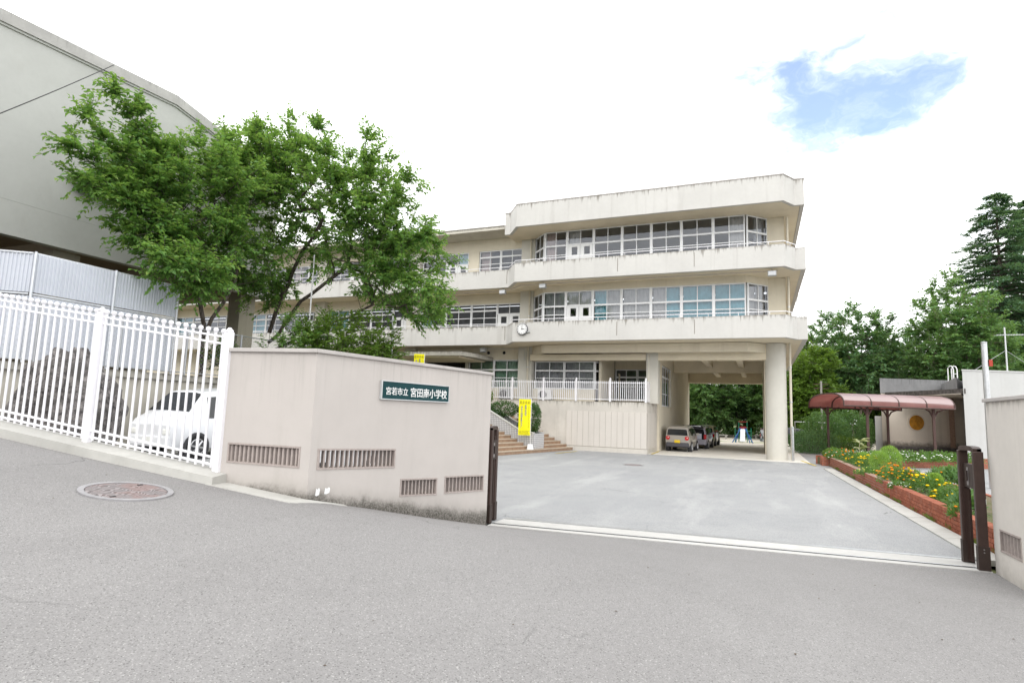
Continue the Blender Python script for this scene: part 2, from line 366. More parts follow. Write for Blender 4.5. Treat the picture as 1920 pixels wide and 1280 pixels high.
def manhole(name, c, r, label, slope):
    n_ = Vector((-slope[0], -slope[1], 1)).normalized()
    o = thing(name, c, label, 'manhole cover', local=True); o.rotation_euler = n_.to_track_quat('Z', 'Y').to_euler()
    def ring(r0, r1, z0, z1, nm, m):
        b = MB(); n = 48
        for (r_, z_) in ((r0, z0), (r1, z0), (r1, z1), (r0, z1)):
            for j in range(n): b.v.append((r_*math.cos(2*math.pi*j/n), r_*math.sin(2*math.pi*j/n), z_))
        for i in range(4):
            for j in range(n): b.f.append((i*n+j, i*n+(j+1) % n, ((i+1) % 4)*n+(j+1) % n, ((i+1) % 4)*n+j))
        return b.obj(nm, m, o, smooth=0.6)
    ring(r*0.87, r, -0.03, 0.012, 'frame', M_ironring)
    MB().lathe((0, 0, 0), [(r*0.855, -0.03), (r*0.855, 0.008)], 48).obj('lid', M_iron, o, smooth=0.6)
    for a in (0.5, 3.64):
        MB().box(-0.03, 0.03, -0.012, 0.012, 0.0, 0.0125).obj('key_slot', M_gap, o).location = (math.cos(a)*r*0.72, math.sin(a)*r*0.72, 0)
mc = onroad(238, 921); s_ = 0.1
manhole('manhole_cover', (mc[0], mc[1], zroad(mc[0], mc[1])+0.002), 0.43, 'ornate round iron manhole cover in the road by the white fence',
        ((zroad(mc[0]+s_, mc[1])-zroad(mc[0]-s_, mc[1]))/(2*s_), (zroad(mc[0], mc[1]+s_)-zroad(mc[0], mc[1]-s_))/(2*s_)))
yc = onz(1187, 871.5)
manhole('manhole_cover', (yc[0], yc[1], 0.002), 0.42, 'round iron manhole cover far back in the school yard asphalt', (0, 0))

# ------------------------------------------------------------------ left gate wall with louvres
def wseg(b, A, B, s0, s1, zb, zt, th=0.20, back=True):
    d = (B-A).normalized(); n = Vector((-d.y, d.x, 0))*th
    a, c = A+d*s0, A+d*s1
    zb = zb if isinstance(zb, tuple) else (zb, zb); zt = zt if isinstance(zt, tuple) else (zt, zt)
    return b.hexa([(a.x, a.y, zb[0]), (c.x, c.y, zb[1]), (c.x+n.x, c.y+n.y, zb[1]), (a.x+n.x, a.y+n.y, zb[0]),
                   (a.x, a.y, zt[0]), (c.x, c.y, zt[1]), (c.x+n.x, c.y+n.y, zt[1]), (a.x+n.x, a.y+n.y, zt[0])])
t = NT('gate_wall_plaster')
z = t.xyz()[2]; yv = t.xyz()[1]; xv = t.xyz()[0]
base = (0.515, 0.478, 0.452)
c1 = t.noise(0.9, 6, 0.65); k = t.mix(t.mr(c1, 0.3, 0.7), tuple(x*0.93 for x in base), base)
st = t.noise(1.0, 7, 0.7, t.vec((2.4, 2.4, 0.33))); k = t.mix(t.math('MULTIPLY', t.mr(st, 0.50, 0.74), 0.34), k, (0.40, 0.375, 0.345))
dt = t.math('SUBTRACT', 2.65, z)
s2 = t.noise(1.0, 6, 0.7, t.vec((13, 13, 0.5)))
k = t.mix(t.math('MULTIPLY', t.math('MULTIPLY', t.mr(s2, 0.50, 0.70), t.mr(dt, 0.0, 0.75, 1.0, 0.0, False)), 0.38), k, (0.30, 0.285, 0.26))
zb_ = t.math('MAXIMUM', t.math('MULTIPLY', t.math('SUBTRACT', 9.65, yv), 0.222), 0.0)
zb_ = t.math('MINIMUM', zb_, t.math('ADD', 0.20, t.math('MULTIPLY', xv, -0.138)))
db = t.math('SUBTRACT', z, zb_)
mo = t.math('ADD', t.math('MULTIPLY', t.noise(1.3, 6, 0.65), 0.30), t.math('MULTIPLY', t.noise(9, 7, 0.75), 0.16))
band = t.math('ADD', 0.0, t.math('MULTIPLY', t.math('MAXIMUM', t.math('SUBTRACT', yv, 5.4), 0.0), 0.040))
e_ = t.math('SUBTRACT', t.math('SUBTRACT', db, mo), t.math('SUBTRACT', band, 0.17))
k = t.mix(t.math('MULTIPLY', t.mr(e_, -0.10, 0.22, 1.0, 0.0), 0.45), k, (0.27, 0.25, 0.22))
sp = t.math('ADD', t.math('MULTIPLY', t.mr(t.noise(34, 8, 0.8), 0.34, 0.60), 0.6), 0.35)
k = t.mix(t.math('MULTIPLY', t.mr(e_, -0.10, 0.07, 1.0, 0.0), sp), k, (0.06, 0.056, 0.046))
M_gwall = t.out(k, 0.9, 0, 0.15, normal=t.bump(t.math('ADD', t.noise(120, 3, 0.6), t.math('MULTIPLY', t.noise(9, 3), 0.7)), 0.30, 0.008))
M_coping = painted('coping_concrete', (0.50, 0.47, 0.45), (0.2, 0.19, 0.17), cloud=0.15, fine=0.4)
M_louv = plain('louvre_brown_metal', (0.40, 0.345, 0.32), 0.5, 0.2, 0.4, 0.10, 20)
ZT = 2.65
def louvred(parent, A, B, s_end, zroad_a, zroad_b, opens, end0=0.0):
    L = (B-A).length; b = MB(); d = (B-A).normalized(); s = end0
    def zb(s_): return zroad_a + (zroad_b-zroad_a)*s_/L - 0.22
    for (s0, s1, b0, b1, t0, t1) in opens:
        wseg(b, A, B, s, s0, (zb(s), zb(s0)), ZT)
        wseg(b, A, B, s0, s1, (zb(s0), zb(s1)), (b0, b1)); wseg(b, A, B, s0, s1, (t0, t1), ZT)
        s = s1
    wseg(b, A, B, s, s_end, (zb(s), zb(s_end)), ZT)
    w = b.obj('wall', M_gwall, parent)
    for (s0, s1, b0, b1, t0, t1), ns in zip(opens, [o[6] for o in LV[id(opens)]]):
        f = MB(); n = Vector((-d.y, d.x, 0)); out = -n*0.006
        def P(s_, q, off): p = A+d*s_+n*off; return (p.x, p.y, q)
        def lb(a, c): return b0+(b1-b0)*(a-s0)/(s1-s0), t0+(t1-t0)*(a-s0)/(s1-s0)
        e = 0.022
        for (a, c, q0, q1) in ((s0, s1, 'b', 0), (s0, s1, 't', 0)):
            za, zc = (b0, b1) if q0 == 'b' else (t0-e, t1-e)
            f.hexa([P(a, za, -0.008), P(c, zc, -0.008), P(c, zc, 0.19), P(a, za, 0.19), P(a, za+e, -0.008), P(c, zc+e, -0.008), P(c, zc+e, 0.19), P(a, za+e, 0.19)])
        for (a, c) in ((s0, s0+e), (s1-e, s1)):
            l0, h0 = lb(a, 0); l1, h1 = lb(c, 0)
            f.hexa([P(a, l0+e, -0.006), P(c, l1+e, -0.006), P(c, l1+e, 0.19), P(a, l0+e, 0.19), P(a, h0-e, -0.006), P(c, h1-e, -0.006), P(c, h1-e, 0.19), P(a, h0-e, 0.19)])
        lo = f.obj('louvre', M_louv, parent)
        for i in range(ns):
            sc = s0 + e + (s1-s0-2*e)*(i+0.5)/ns; l0, h0 = lb(sc, 0); m = MB()
            w2 = 0.012; sk = 0.030
            pts = [(sc-w2-sk*0.5, 0.02), (sc+w2-sk*0.5, 0.02), (sc+w2+sk*0.5, 0.10), (sc-w2+sk*0.5, 0.10)]
            m.hexa([P(a, l0+e*0.9, o_) for a, o_ in pts] + [P(a, h0-e*0.9, o_) for a, o_ in pts]); m.obj('slat', M_louv, lo)
    return w
LV = {}
gw = thing('gate_wall', (PC.x, PC.y, 0.8), 'beige plastered gate wall with a bend, louvred openings and the school name board', 'wall')
o1 = [(0.115, 1.515, 1.21, 1.15, 1.47, 1.42, 17), (1.65, 2.50, 0.73, 0.67, 0.985, 0.935, 10), (2.69, 3.80, 0.67, 0.61, 0.945, 0.89, 11)]
o1s = [o[:6] for o in o1]; LV[id(o1s)] = o1
louvred(gw, PC, P1, (P1-PC).length, 0.86, 0.0, o1s)
o2 = [(0.10, 1.12, 1.25, 1.23, 1.50, 1.49, 16)]; o2s = [o[:6] for o in o2]; LV[id(o2s)] = o2
LL = PL; louvred(gw, LL, PC, (PC-LL).length, 1.08, 0.87, o2s)
cp = MB(); cp.ribbon([(PL.x-0.02, PL.y-0.04), (PC.x+0.03, PC.y-0.035), (P1.x+0.035, P1.y+0.03)], ZT+0.001, ZT+0.05, 0.28); cp.obj('coping', M_coping, gw, bev=0.006)
M_paper = plain('torn_paper', (0.80, 0.80, 0.80), 0.8)
dW = (P1-PC).normalized(); nW = Vector((dW.y, -dW.x, 0))       # towards the road
for s0, z0, w_, h_ in ((0.12, 0.89, 0.07, 0.10), (0.26, 0.90, 0.09, 0.085)):
    p = PC+dW*s0+nW*0.004; a = MB()
    ps = [(0, 0.1), (0.35, 0.0), (0.9, 0.15), (1.0, 0.75), (0.8, 1.0), (0.45, 0.8), (0.15, 0.95)]
    a.poly([(p.x+dW.x*x*w_, p.y+dW.y*x*w_, z0+y*h_) for x, y in ps]).obj('paper_scrap', M_paper, gw)

# ------------------------------------------------------------------ text helper
def text_mesh(body, size, mat_, name, parent, origin, ex, ey, bold=0.0, depth=0.003, align='LEFT', vertical=False, lead=1.0, xs=1.0):
    verts, faces = [], []; items = [(c, 0, -i*size*lead) for i, c in enumerate(body)] if vertical else [(body, 0, 0)]
    ez = Vector(ex).cross(Vector(ey)); dgobj = []
    for (c, ox, oy) in items:
        cu = bpy.data.curves.new('glyph', 'FONT'); cu.body = c; cu.size = size; cu.extrude = depth; cu.offset = bold*size; cu.resolution_u = 3
        cu.align_x = 'CENTER' if vertical else align; cu.align_y = 'CENTER' if vertical else 'BOTTOM_BASELINE'
        ob = bpy.data.objects.new('glyph', cu); col.objects.link(ob); dgobj.append((ob, cu, ox, oy))
    dg = bpy.context.evaluated_depsgraph_get()
    for ob, cu, ox, oy in dgobj:
        me = bpy.data.meshes.new_from_object(ob.evaluated_get(dg)); k = len(verts)
        for v in me.vertices:
            verts.append(tuple(Vector(origin) + Vector(ex)*((v.co.x+ox)*xs) + Vector(ey)*(v.co.y+oy) + ez*v.co.z))
        for p in me.polygons: faces.append(tuple(k+i for i in p.vertices))
        bpy.data.meshes.remove(me)
    for ob, cu, _, _ in dgobj: bpy.data.objects.remove(ob); bpy.data.curves.remove(cu)
    b = MB(); b.v = verts; b.f = faces
    return b.obj(name, mat_, parent)

# school name board
M_board = plain('name_board_green', (0.007, 0.044, 0.050), 0.5, 0, 0.15, 0.05)
M_white = plain('white_enamel', (0.78, 0.78, 0.78), 0.4, 0, 0.4, 0.03)
s0, s1 = 1.125, 2.665; z0, z1 = 2.115, 2.385
def wp(s_, z_, off): p = PC+dW*s_+nW*off; return (p.x, p.y, z_)
sg = thing('name_board', wp(1.9, 2.115, 0.03), 'dark green name board with white characters on the gate wall', 'sign')
def wbox(b, a0, a1, q0, q1, o0, o1):
    return b.hexa([wp(a0, q0, o1), wp(a1, q0, o1), wp(a1, q0, o0), wp(a0, q0, o0), wp(a0, q1, o1), wp(a1, q1, o1), wp(a1, q1, o0), wp(a0, q1, o0)])
wbox(MB(), s0+0.012, s1-0.012, z0+0.012, z1-0.012, 0.002, 0.030).obj('board', M_board, sg)
fb = MB()
for a in ((s0, s1, z0, z0+0.013), (s0, s1, z1-0.013, z1), (s0, s0+0.015, z0+0.013, z1-0.013), (s1-0.015, s1, z0+0.013, z1-0.013)): wbox(fb, *a, 0.001, 0.038)
fb.obj('frame', plain('board_frame_silver', (0.55, 0.56, 0.57), 0.4, 0.3), sg)
text_mesh('宮若市立', 0.118, M_white, 'lettering', sg, wp(s0+0.085, 2.195, 0.031), dW, (0, 0, 1), bold=0.006)
text_mesh('宮田南小学校', 0.147, M_white, 'lettering', sg, wp(s0+0.60, 2.185, 0.031), dW, (0, 0, 1), bold=0.009)

# ------------------------------------------------------------------ white fence beside the road
M_wmetal = plain('white_painted_steel', (0.80, 0.79, 0.82), 0.38, 0, 0.45, 0.03, 5)
fc = thing('roadside_fence', (PL.x, PL.y, 1.1), 'white steel picket fence with ball finials on the slope beside the road', 'fence')
pk = MB().tube([(0, 0, 0.055), (0, 0, 1.80)], 0.0165, 8); pk.lathe((0, 0, 1.80), [(0.004, -0.032), (0.024, -0.026), (0.034, 0.0), (0.024, 0.026), (0.004, 0.034)], 10)
PKS = None
def ft(s_): p = PL+FD*s_; return p.x, p.y, 1.10+0.137*(s_)          # point at fence foot, s along
posts = [0.03, 2.07, 4.10, 6.13, 8.16]
for ps in posts:
    x, y, z = ft(ps); b = MB().box(x-0.05, x+0.05, y-0.04, y+0.04, z-0.12, z+1.80); b.lathe((x, y, z+1.80), [(0.05, 0), (0.052, 0.02), (0.03, 0.04), (0.02, 0.06)], 10); b.obj('post', M_wmetal, fc, bev=0.008)
for a, c in zip(posts[:-1], posts[1:]):
    n = 17
    for i in range(n):
        s_ = a + (c-a)*(i+0.75)/(n+0.5); x, y, z = ft(s_)
        if PKS is None: PKS = pk.obj('picket', M_wmetal, None, smooth=0.7); PKS.parent = fc; OFF[PKS.name] = OFF[fc.name]; o = PKS
        else: o = share(PKS, fc)
        o.location = (x-fc.location.x, y-fc.location.y, z-fc.location.z)
    for zr in (0.10, 0.19, 1.64, 1.73):
        p, q = ft(a+0.05), ft(c-0.05); MB().bar((p[0], p[1], p[2]+zr), (q[0], q[1], q[2]+zr), 0.03, 0.026).obj('rail', M_wmetal, fc)
b = MB(); pts = [ft(s_) for s_ in (-0.12, 2, 4, 6, 8.5)]
nF = Vector((0.184, -0.983, 0))
for p, q in zip(pts[:-1], pts[1:]):
    def sh(r, o_, dz): return (r[0]+nF.x*o_, r[1]+nF.y*o_, r[2]+dz)
    b.hexa([sh(q, 0.27, -0.2), sh(p, 0.27, -0.2), sh(p, -0.12, -0.5), sh(q, -0.12, -0.5), sh(q, 0.25, 0.035-0.03), sh(p, 0.25, 0.035-0.03), sh(p, -0.12, 0.04), sh(q, -0.12, 0.04)])
b.obj('fence_kerb', M_conc2, kind='structure')
b = MB(); 
def rp(x, y, o_): return (x, y, zroad(x, y)+o_)
b.hexa([(-6.20, 5.26, 0.7), (-5.02, 5.42, 0.6), (-5.05, 5.78, 0.6), (-6.28, 5.56, 0.7), rp(-6.20, 5.26, 0.006), rp(-5.02, 5.42, 0.006), rp(-5.05, 5.78, 0.03), rp(-6.28, 5.56, 0.04)])
b.hexa([(-5.02, 5.42, 0.4), (-4.72, 6.3, 0.4), (-4.98, 6.35, 0.4), (-5.05, 5.78, 0.4), rp(-5.02, 5.42, 0.006), rp(-4.88, 6.3, 0.004), rp(-4.98, 6.35, 0.012), rp(-5.05, 5.78, 0.03)])
b.obj('wall_kerb', M_conc2, kind='structure')

# ------------------------------------------------------------------ gate leaves (dark brown, folded back)
M_brown = plain('brown_anodised_gate', (0.052, 0.030, 0.024), 0.42, 0.3, 0.5, 0.12, 10)
M_brown2 = plain('brown_lock_box', (0.040, 0.026, 0.021), 0.5, 0.2, 0.4, 0.1, 10)
M_lock = plain('lock_steel', (0.30, 0.28, 0.28), 0.35, 0.8, 0.5, 0.05)
def gate(name, legs, label, inner):
    (xa, ya), (xb, yb) = legs; g_ = thing(name, ((xa+xb)/2, (ya+yb)/2, 0), label, 'gate')
    for (x, y, w) in ((xa, ya, 0.062), (xb, yb, 0.062)):
        MB().box(x-w, x+w, y-0.045, y+0.045, 0.014, 1.66).obj('upright', M_brown, g_, bev=0.012)
        MB().box(x-w-0.008, x+w+0.008, y-0.05, y+0.05, 0.013, 0.34).obj('foot_plate', M_brown2, g_)
        for zb2 in (0.26, 0.30): MB().disc((x, y-0.052, zb2), (0, 1, 0), 0.009, 0.012, 8).obj('bolt', M_lock, g_)
    d = Vector((xb-xa, yb-ya, 0))
    arc = [(xa, ya-0.0, 1.60)] + [(xa+d.x*f, ya+d.y*f, 1.665+0.035*math.sin(math.pi*min(1, max(0, f)))**0.3) for f in np.linspace(0.0, 1.0, 9)] + [(xb, yb, 1.60)]
    b = MB()
    for p, q in zip(arc[:-1], arc[1:]): b.bar(p, q, 0.105, 0.07)
    b.obj('top_bow', M_brown, g_)
    MB().box((xa+xb)/2-0.035, (xa+xb)/2+0.035, min(ya, yb)+0.046, max(ya, yb)-0.046, 1.12, 1.47).obj('lock_box', M_brown2, g_, bev=0.006)
    sx = -1 if inner < 0 else 1
    lk = MB().box((xa+xb)/2+sx*0.035, (xa+xb)/2+sx*0.043, (ya+yb)/2-0.035, (ya+yb)/2+0.035, 1.16, 1.42).obj('lock_plate', M_lock, g_)
    MB().box((xa+xb)/2+sx*0.043, (xa+xb)/2+sx*0.060, (ya+yb)/2-0.012, (ya+yb)/2+0.012, 1.22, 1.37).obj('latch', M_brown2, lk)
    return g_
g1 = gate('folding_gate', ((2.85, 11.02), (2.90, 10.52)), 'dark brown folded gate upright beside the flower bed at right', -1)
for i in range(4):
    MB().box(2.84+i*0.006, 2.87+i*0.006, 10.95-0.03*i, 10.975-0.03*i, 0.05, 1.10).obj('folded_bar', M_brown, g1)
MB().box(2.955, 2.958, 10.47, 10.50, 0.93, 1.0).obj('sticker', M_white, g1)
g2 = gate('folding_gate', ((-4.60, 10.20), (-4.535, 9.84)), 'dark brown folded gate against the end of the left gate wall', 1)
for i in range(5): MB().box(-4.60+0.012*i, -4.592+0.012*i, 9.92+0.04*i, 9.94+0.04*i, 0.05, 1.55).obj('folded_bar', M_brown, g2)

# right gate wall
rw = thing('gate_wall', (2.99, 10.4, 0), 'beige plastered gate wall at the right edge with one small louvre', 'wall')
A, B, C3 = Vector((3.02, 10.47, 0)), Vector((2.99, 8.75, 0)), Vector((7.5, 8.05, 0))
oR = [(0.26, 1.02, 0.34, 0.36, 0.64, 0.66, 6)]; oRs = [o[:6] for o in oR]; LV[id(oRs)] = oR
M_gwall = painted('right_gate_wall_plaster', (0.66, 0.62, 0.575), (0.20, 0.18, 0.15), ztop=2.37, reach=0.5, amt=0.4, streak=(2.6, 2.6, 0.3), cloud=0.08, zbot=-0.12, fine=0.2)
ZT = 2.37
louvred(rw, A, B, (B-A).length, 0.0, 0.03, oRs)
MB().box(3.19, 3.21, 9.42, 10.24, 0.30, 0.70).obj('louvre_shade_sheet', M_gap, rw)  # added dark sheet, its colour stands in for the shade behind the slats
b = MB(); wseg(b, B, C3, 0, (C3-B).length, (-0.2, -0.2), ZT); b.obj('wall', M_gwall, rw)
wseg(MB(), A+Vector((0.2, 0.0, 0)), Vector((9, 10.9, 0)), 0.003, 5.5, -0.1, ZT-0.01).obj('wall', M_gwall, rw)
MB().ribbon([(A.x-0.035, A.y+0.04), (B.x-0.035, B.y-0.035), (C3.x, C3.y-0.035)], ZT+0.001, ZT+0.05, 0.28).obj('coping', M_coping, rw, bev=0.006)

# ------------------------------------------------------------------ boulder, retaining wall, mesh fence, hoarding
from mathutils import noise as mnoise
t = NT('boulder_granite'); v1 = t.noise(9, 8, 0.8); v2 = t.noise(2.2, 6, 0.65)
k = t.mix(t.mr(v1, 0.36, 0.66), (0.04, 0.037, 0.037), (0.30, 0.28, 0.27)); k = t.mix(t.mr(v2, 0.50, 0.62), k, (0.09, 0.085, 0.08))
M_rock = t.out(k, 0.9, 0, 0.2, normal=t.bump(t.math('ADD', v1, t.math('MULTIPLY', t.noise(60, 4), 0.5)), 0.9, 0.03))
b = MB(); n1, n2 = 56, 36
rc = Vector((-12.2, 7.15, 1.55))
for i in range(n2+1):
    th_ = math.pi*i/n2
    for j in range(n1):
        ph = 2*math.pi*j/n1; d = Vector((math.sin(th_)*math.cos(ph), math.sin(th_)*math.sin(ph), math.cos(th_)))
        r = 1 + 0.30*mnoise.noise(d*1.7+Vector((3, 1, 7))) + 0.13*mnoise.noise(d*4.1) + 0.06*mnoise.noise(d*9.0) + 0.03*mnoise.noise(d*21)
        q = Vector((d.x*0.70, d.y*0.92, d.z*1.28))*r; b.v.append(tuple(rc+q))
for i in range(n2):
    for j in range(n1): b.f.append((i*n1+j, (i+1)*n1+j, (i+1)*n1+(j+1) % n1, i*n1+(j+1) % n1))
b.obj('boulder', M_rock, smooth=0.5, label='large rough dark granite boulder standing behind the roadside fence', cat='boulder')
XR = -15.8
M_ret = painted('retaining_wall_concrete', (0.52, 0.49, 0.43), (0.13, 0.12, 0.10), ztop=2.6, reach=1.2, amt=0.6, cloud=0.2)
rt = thing('retaining_wall', (XR, 12, 0.4), 'stained concrete retaining wall of upright panels behind the parked van', 'wall')
for i in range(27):
    y0 = 4.3+0.6*i; MB().box(XR-0.28+random.Random(i).uniform(-.004, .004), XR-0.02+random.Random(i).uniform(-.006, .006), y0+0.008, y0+0.592, 0.0, 2.58).obj('panel', M_ret, rt)
MB().box(XR-0.30, XR-0.06, 4.3, 20.5, 0.0, 2.57).obj('core', M_gap, rt)
MB().box(XR-0.40, XR+0.06, 4.2, 20.6, 2.581, 2.76).obj('capping_beam', painted('capping_concrete', (0.40, 0.38, 0.34), (0.09, 0.085, 0.07), ztop=2.76, reach=0.3, amt=0.8, cloud=0.3, fine=0.6), rt)
MB().box(-60, XR-0.41, 4.2, 32.18, -0.09, 2.72).obj('upper_terrace', M_soil, kind='structure')
M_wire = plain('galvanised_wire', (0.42, 0.43, 0.45), 0.5, 0.6, 0.4)
mf = thing('mesh_fence', (XR-0.12, 12, 2.76), 'grey chain link fence along the top of the retaining wall', 'fence')
for i in range(9):
    y = 4.4+2.0*i; MB().tube([(XR-0.12, y, 2.70), (XR-0.12, y, 4.25)], 0.03, 8).obj('post', M_wire, mf, smooth=0.7)
for zr in (2.84, 4.22): MB().tube([(XR-0.12, 4.4, zr), (XR-0.12, 20.4, zr)], 0.018, 6).obj('rail', M_wire, mf, smooth=0.7)
b = MB(); hgt = 1.36; step = 0.13
for i in range(int(16/step)+11):
    for sgn in (1, -1):
        ya = 4.4 + i*step - (hgt if sgn > 0 else 0); yb = ya+hgt if sgn > 0 else ya-hgt+0
        if sgn < 0: yb = ya-hgt
        z_a, z_b = 2.85, 2.85+hgt
        lo, hi = 4.4, 20.4
        def clip(y0_, z0_, y1_, z1_):
            out = []
            for (yy, zz_, y2, z2) in ((y0_, z0_, y1_, z1_), (y1_, z1_, y0_, z0_)):
                if yy < lo or yy > hi:
                    L_ = lo if yy < lo else hi
                    if (y2-yy) == 0: return None
                    f = (L_-yy)/(y2-yy)
                    if f < 0 or f > 1: return None
                    yy, zz_ = L_, zz_+(z2-zz_)*f
                out.append((yy, zz_))
            return out
        c = clip(ya, z_a, yb, z_b)
        if c: b.tube([(XR-0.115-0.004*sgn, c[0][0], c[0][1]), (XR-0.115-0.004*sgn, c[1][0], c[1][1])], 0.0028, 3, cap=False)
b.obj('mesh', M_wire, mf)
M_sheet = plain('white_coated_sheet', (0.56, 0.585, 0.645), 0.45, 0, 0.35, 0.03, 2)
M_spost = plain('hoarding_post', (0.66, 0.68, 0.72), 0.4, 0.3, 0.4)
ho = thing('sheet_hoarding', (-16.5, 10, 2.75), 'white corrugated sheet enclosure behind the chain link fence', 'enclosure')
XH = -16.45
def sheet(a, b_, z0, z1, pitch=0.085, dep=0.022):
    a, b_ = Vector(a), Vector(b_); L = (b_-a).length; d = (b_-a)/L; n = Vector((d.y, -d.x)); m = MB(); ps = []; s = 0; k = 0
    while s < L-1e-4:
        for f, o_ in ((0.0, 0), (0.35, 0), (0.5, dep), (0.85, dep)):
            if s+f*pitch <= L: q = a+d*(s+f*pitch)+n*o_; ps.append(q)
        s += pitch
    ps.append(b_)
    i0 = m.pts([(q.x, q.y, z0) for q in ps]+[(q.x, q.y, z1) for q in ps]); N = len(ps)
    for k in range(N-1): m.f.append((i0+k, i0+k+1, i0+N+k+1, i0+N+k))
    return m.obj('sheet', M_sheet, ho)
ys = [8.45, 9.10, 9.75, 10.40, 11.0, 11.65, 12.30]
for a, c in zip(ys[:-1], ys[1:]):
    sheet((XH, a+0.004), (XH, c-0.004), 4.52, 5.48); sheet((XH, a+0.004), (XH, c-0.004), 2.86, 4.44)
cl = Vector((XH, 8.45)); dl = Vector((-0.80, -0.60))
for i in range(5):
    a = cl+dl*(0.9*(i+1)-0.004); c = cl+dl*(0.9*i+0.004); sheet(a, c, 4.52, 5.48); sheet(a, c, 2.86, 4.44)
for (x, y) in ((XH, 8.42), (XH, 10.40), (XH, 12.33), tuple(cl+dl*0.9), tuple(cl+dl*2.7)):
    MB().tube([(x+0.035, y, 2.72), (x+0.035, y, 5.53)], 0.032, 8).obj('post', M_spost, ho, smooth=0.7)
for zr in (4.48, 5.50):
    MB().bar((XH-0.02, 8.42, zr), (XH-0.02, 12.33, zr), 0.04, 0.035).obj('rail', M_spost, ho)
    e = cl+dl*4.5; MB().bar((XH-0.03, 8.40, zr), (e.x, e.y, zr), 0.04, 0.034).obj('rail', M_spost, ho)

# ------------------------------------------------------------------ gymnasium on the left
XG = -20.0
M_gym = painted('gym_paint', (0.525, 0.53, 0.505), (0.33, 0.31, 0.28), cloud=0.07, streak=(0.8, 0.8, 0.35))
M_gymf = painted('gym_fascia', (0.52, 0.51, 0.49), (0.14, 0.13, 0.13), ztop=13.5, reach=1.1, amt=0.7, cloud=0.25, fine=0.5)
M_gbrown = plain('gym_soffit_brown', (0.30, 0.235, 0.17), 0.8, 0, 0.2, 0.1, 2)
M_gbeam = plain('gym_beam_tan', (0.42, 0.36, 0.28), 0.8, 0, 0.2, 0.1, 2)
gy = thing('gymnasium', (XG, 12, 2.75), 'large blank cream gymnasium gable raised on pillars at left', 'building')
prof = [(1.0, 12.35), (8.5, 13.02), (14.1, 13.34), (15.5, 13.06), (19.4, 12.15)]
def gwall(b, x0, x1, zo, z0=None, z1=None):
    for (ya, za), (yb, zb2) in zip(prof[:-1], prof[1:]):
        a0, b0 = (z0, z0) if z0 is not None else (za+zo, zb2+zo); a1, b1 = (za+z1, zb2+z1)
        b.hexa([(x0, ya, a0), (x1, ya, a0), (x1, yb, b0), (x0, yb, b0), (x0, ya, a1), (x1, ya, a1), (x1, yb, b1), (x0, yb, b1)])
    return b
gwall(MB(), -20.3, XG, 0, 7.62, -0.36).obj('gable_wall', M_gym, gy)
MB().box(-20.3, XG+0.012, 1.0, 19.4, 6.60, 7.61).obj('lower_band', M_gym, gy)
gwall(MB(), -20.35, XG+0.10, -0.36, None, 0.0).obj('fascia', M_gymf, gy)
gwall(MB(), -20.34, XG+0.05, -0.43, None, -0.361).obj('drip_moulding', M_gym, gy)
b = MB()
for (ya, za), (yb, zb2) in zip(prof[:-1], prof[1:]):
    b.hexa([(-45, ya, za-0.3), (-20.31, ya, za-0.3), (-20.31, yb, zb2-0.3), (-45, yb, zb2-0.3), (-45, ya, za-0.02), (-20.31, ya, za-0.02), (-20.31, yb, zb2-0.02), (-45, yb, zb2-0.02)])
b.obj('roof', M_gymf, gy)
MB().box(-45, -20.31, 19.1, 19.39, 6.6, 11.9).obj('side_wall', M_gym, gy)
MB().box(-45, -20.31, 1.0, 19.09, 7.0, 7.2).obj('soffit', M_gbrown, gy)
for i in range(5):
    y = 4.0+3.7*i; MB().box(-45, -20.31, y-0.22, y+0.22, 6.62, 6.99).obj('beam', M_gbeam, gy)
for x in (-20.9, -27.5, -34):
    for y in (4.0, 11.4, 18.75): MB().box(x-0.35, x+0.35, y-0.4, y+0.4, 2.72, 6.61).obj('pillar', painted('gym_pillar', (0.40, 0.37, 0.30), cloud=0.12) if 'gym_pillar' not in MATS else MATS['gym_pillar'], gy)
MB().box(-45, -28, 1.0, 19.0, 2.72, 6.98).obj('ground_floor_wall', M_gbrown, gy)
a = onx(214, 122, XG+0.12); e = Vector(onx(-160, 276, -14.5))
pts = []
for f in np.linspace(0, 1, 14):
    p = Vector(a)*(1-f)+e*f; p.z -= 0.05*math.sin(math.pi*f); pts.append(p)
MB().tube(pts, 0.013, 5).obj('overhead_cable', plain('cable_black', (0.03, 0.03, 0.03), 0.6), None, label='thin dark overhead cable running to the gymnasium roof edge', cat='cable')

# fallen leaves and grit on the road
rng0 = random.Random(21); b = MB()
for i in range(70):
    x, y = rng0.uniform(-7, 5), rng0.uniform(1.0, 8.6)
    if x < -4.6 and y > yfence(x)-0.3: continue
    z = zroad(x, y)+0.004; a = rng0.uniform(0, 6.28); l = rng0.uniform(0.006, 0.018); c, s_ = math.cos(a)*l, math.sin(a)*l
    b.quad((x-c, y-s_, z), (x+s_*0.5, y-c*0.5, z+0.004), (x+c, y+s_, z+0.001), (x-s_*0.5, y+c*0.5, z+0.005))
b.obj('road_litter', plain('dry_leaf_brown', (0.10, 0.07, 0.045), 0.9, 0, 0.1, 0.4, 3), None, kind='stuff', label='scattered dry leaf scraps and grit on the road')

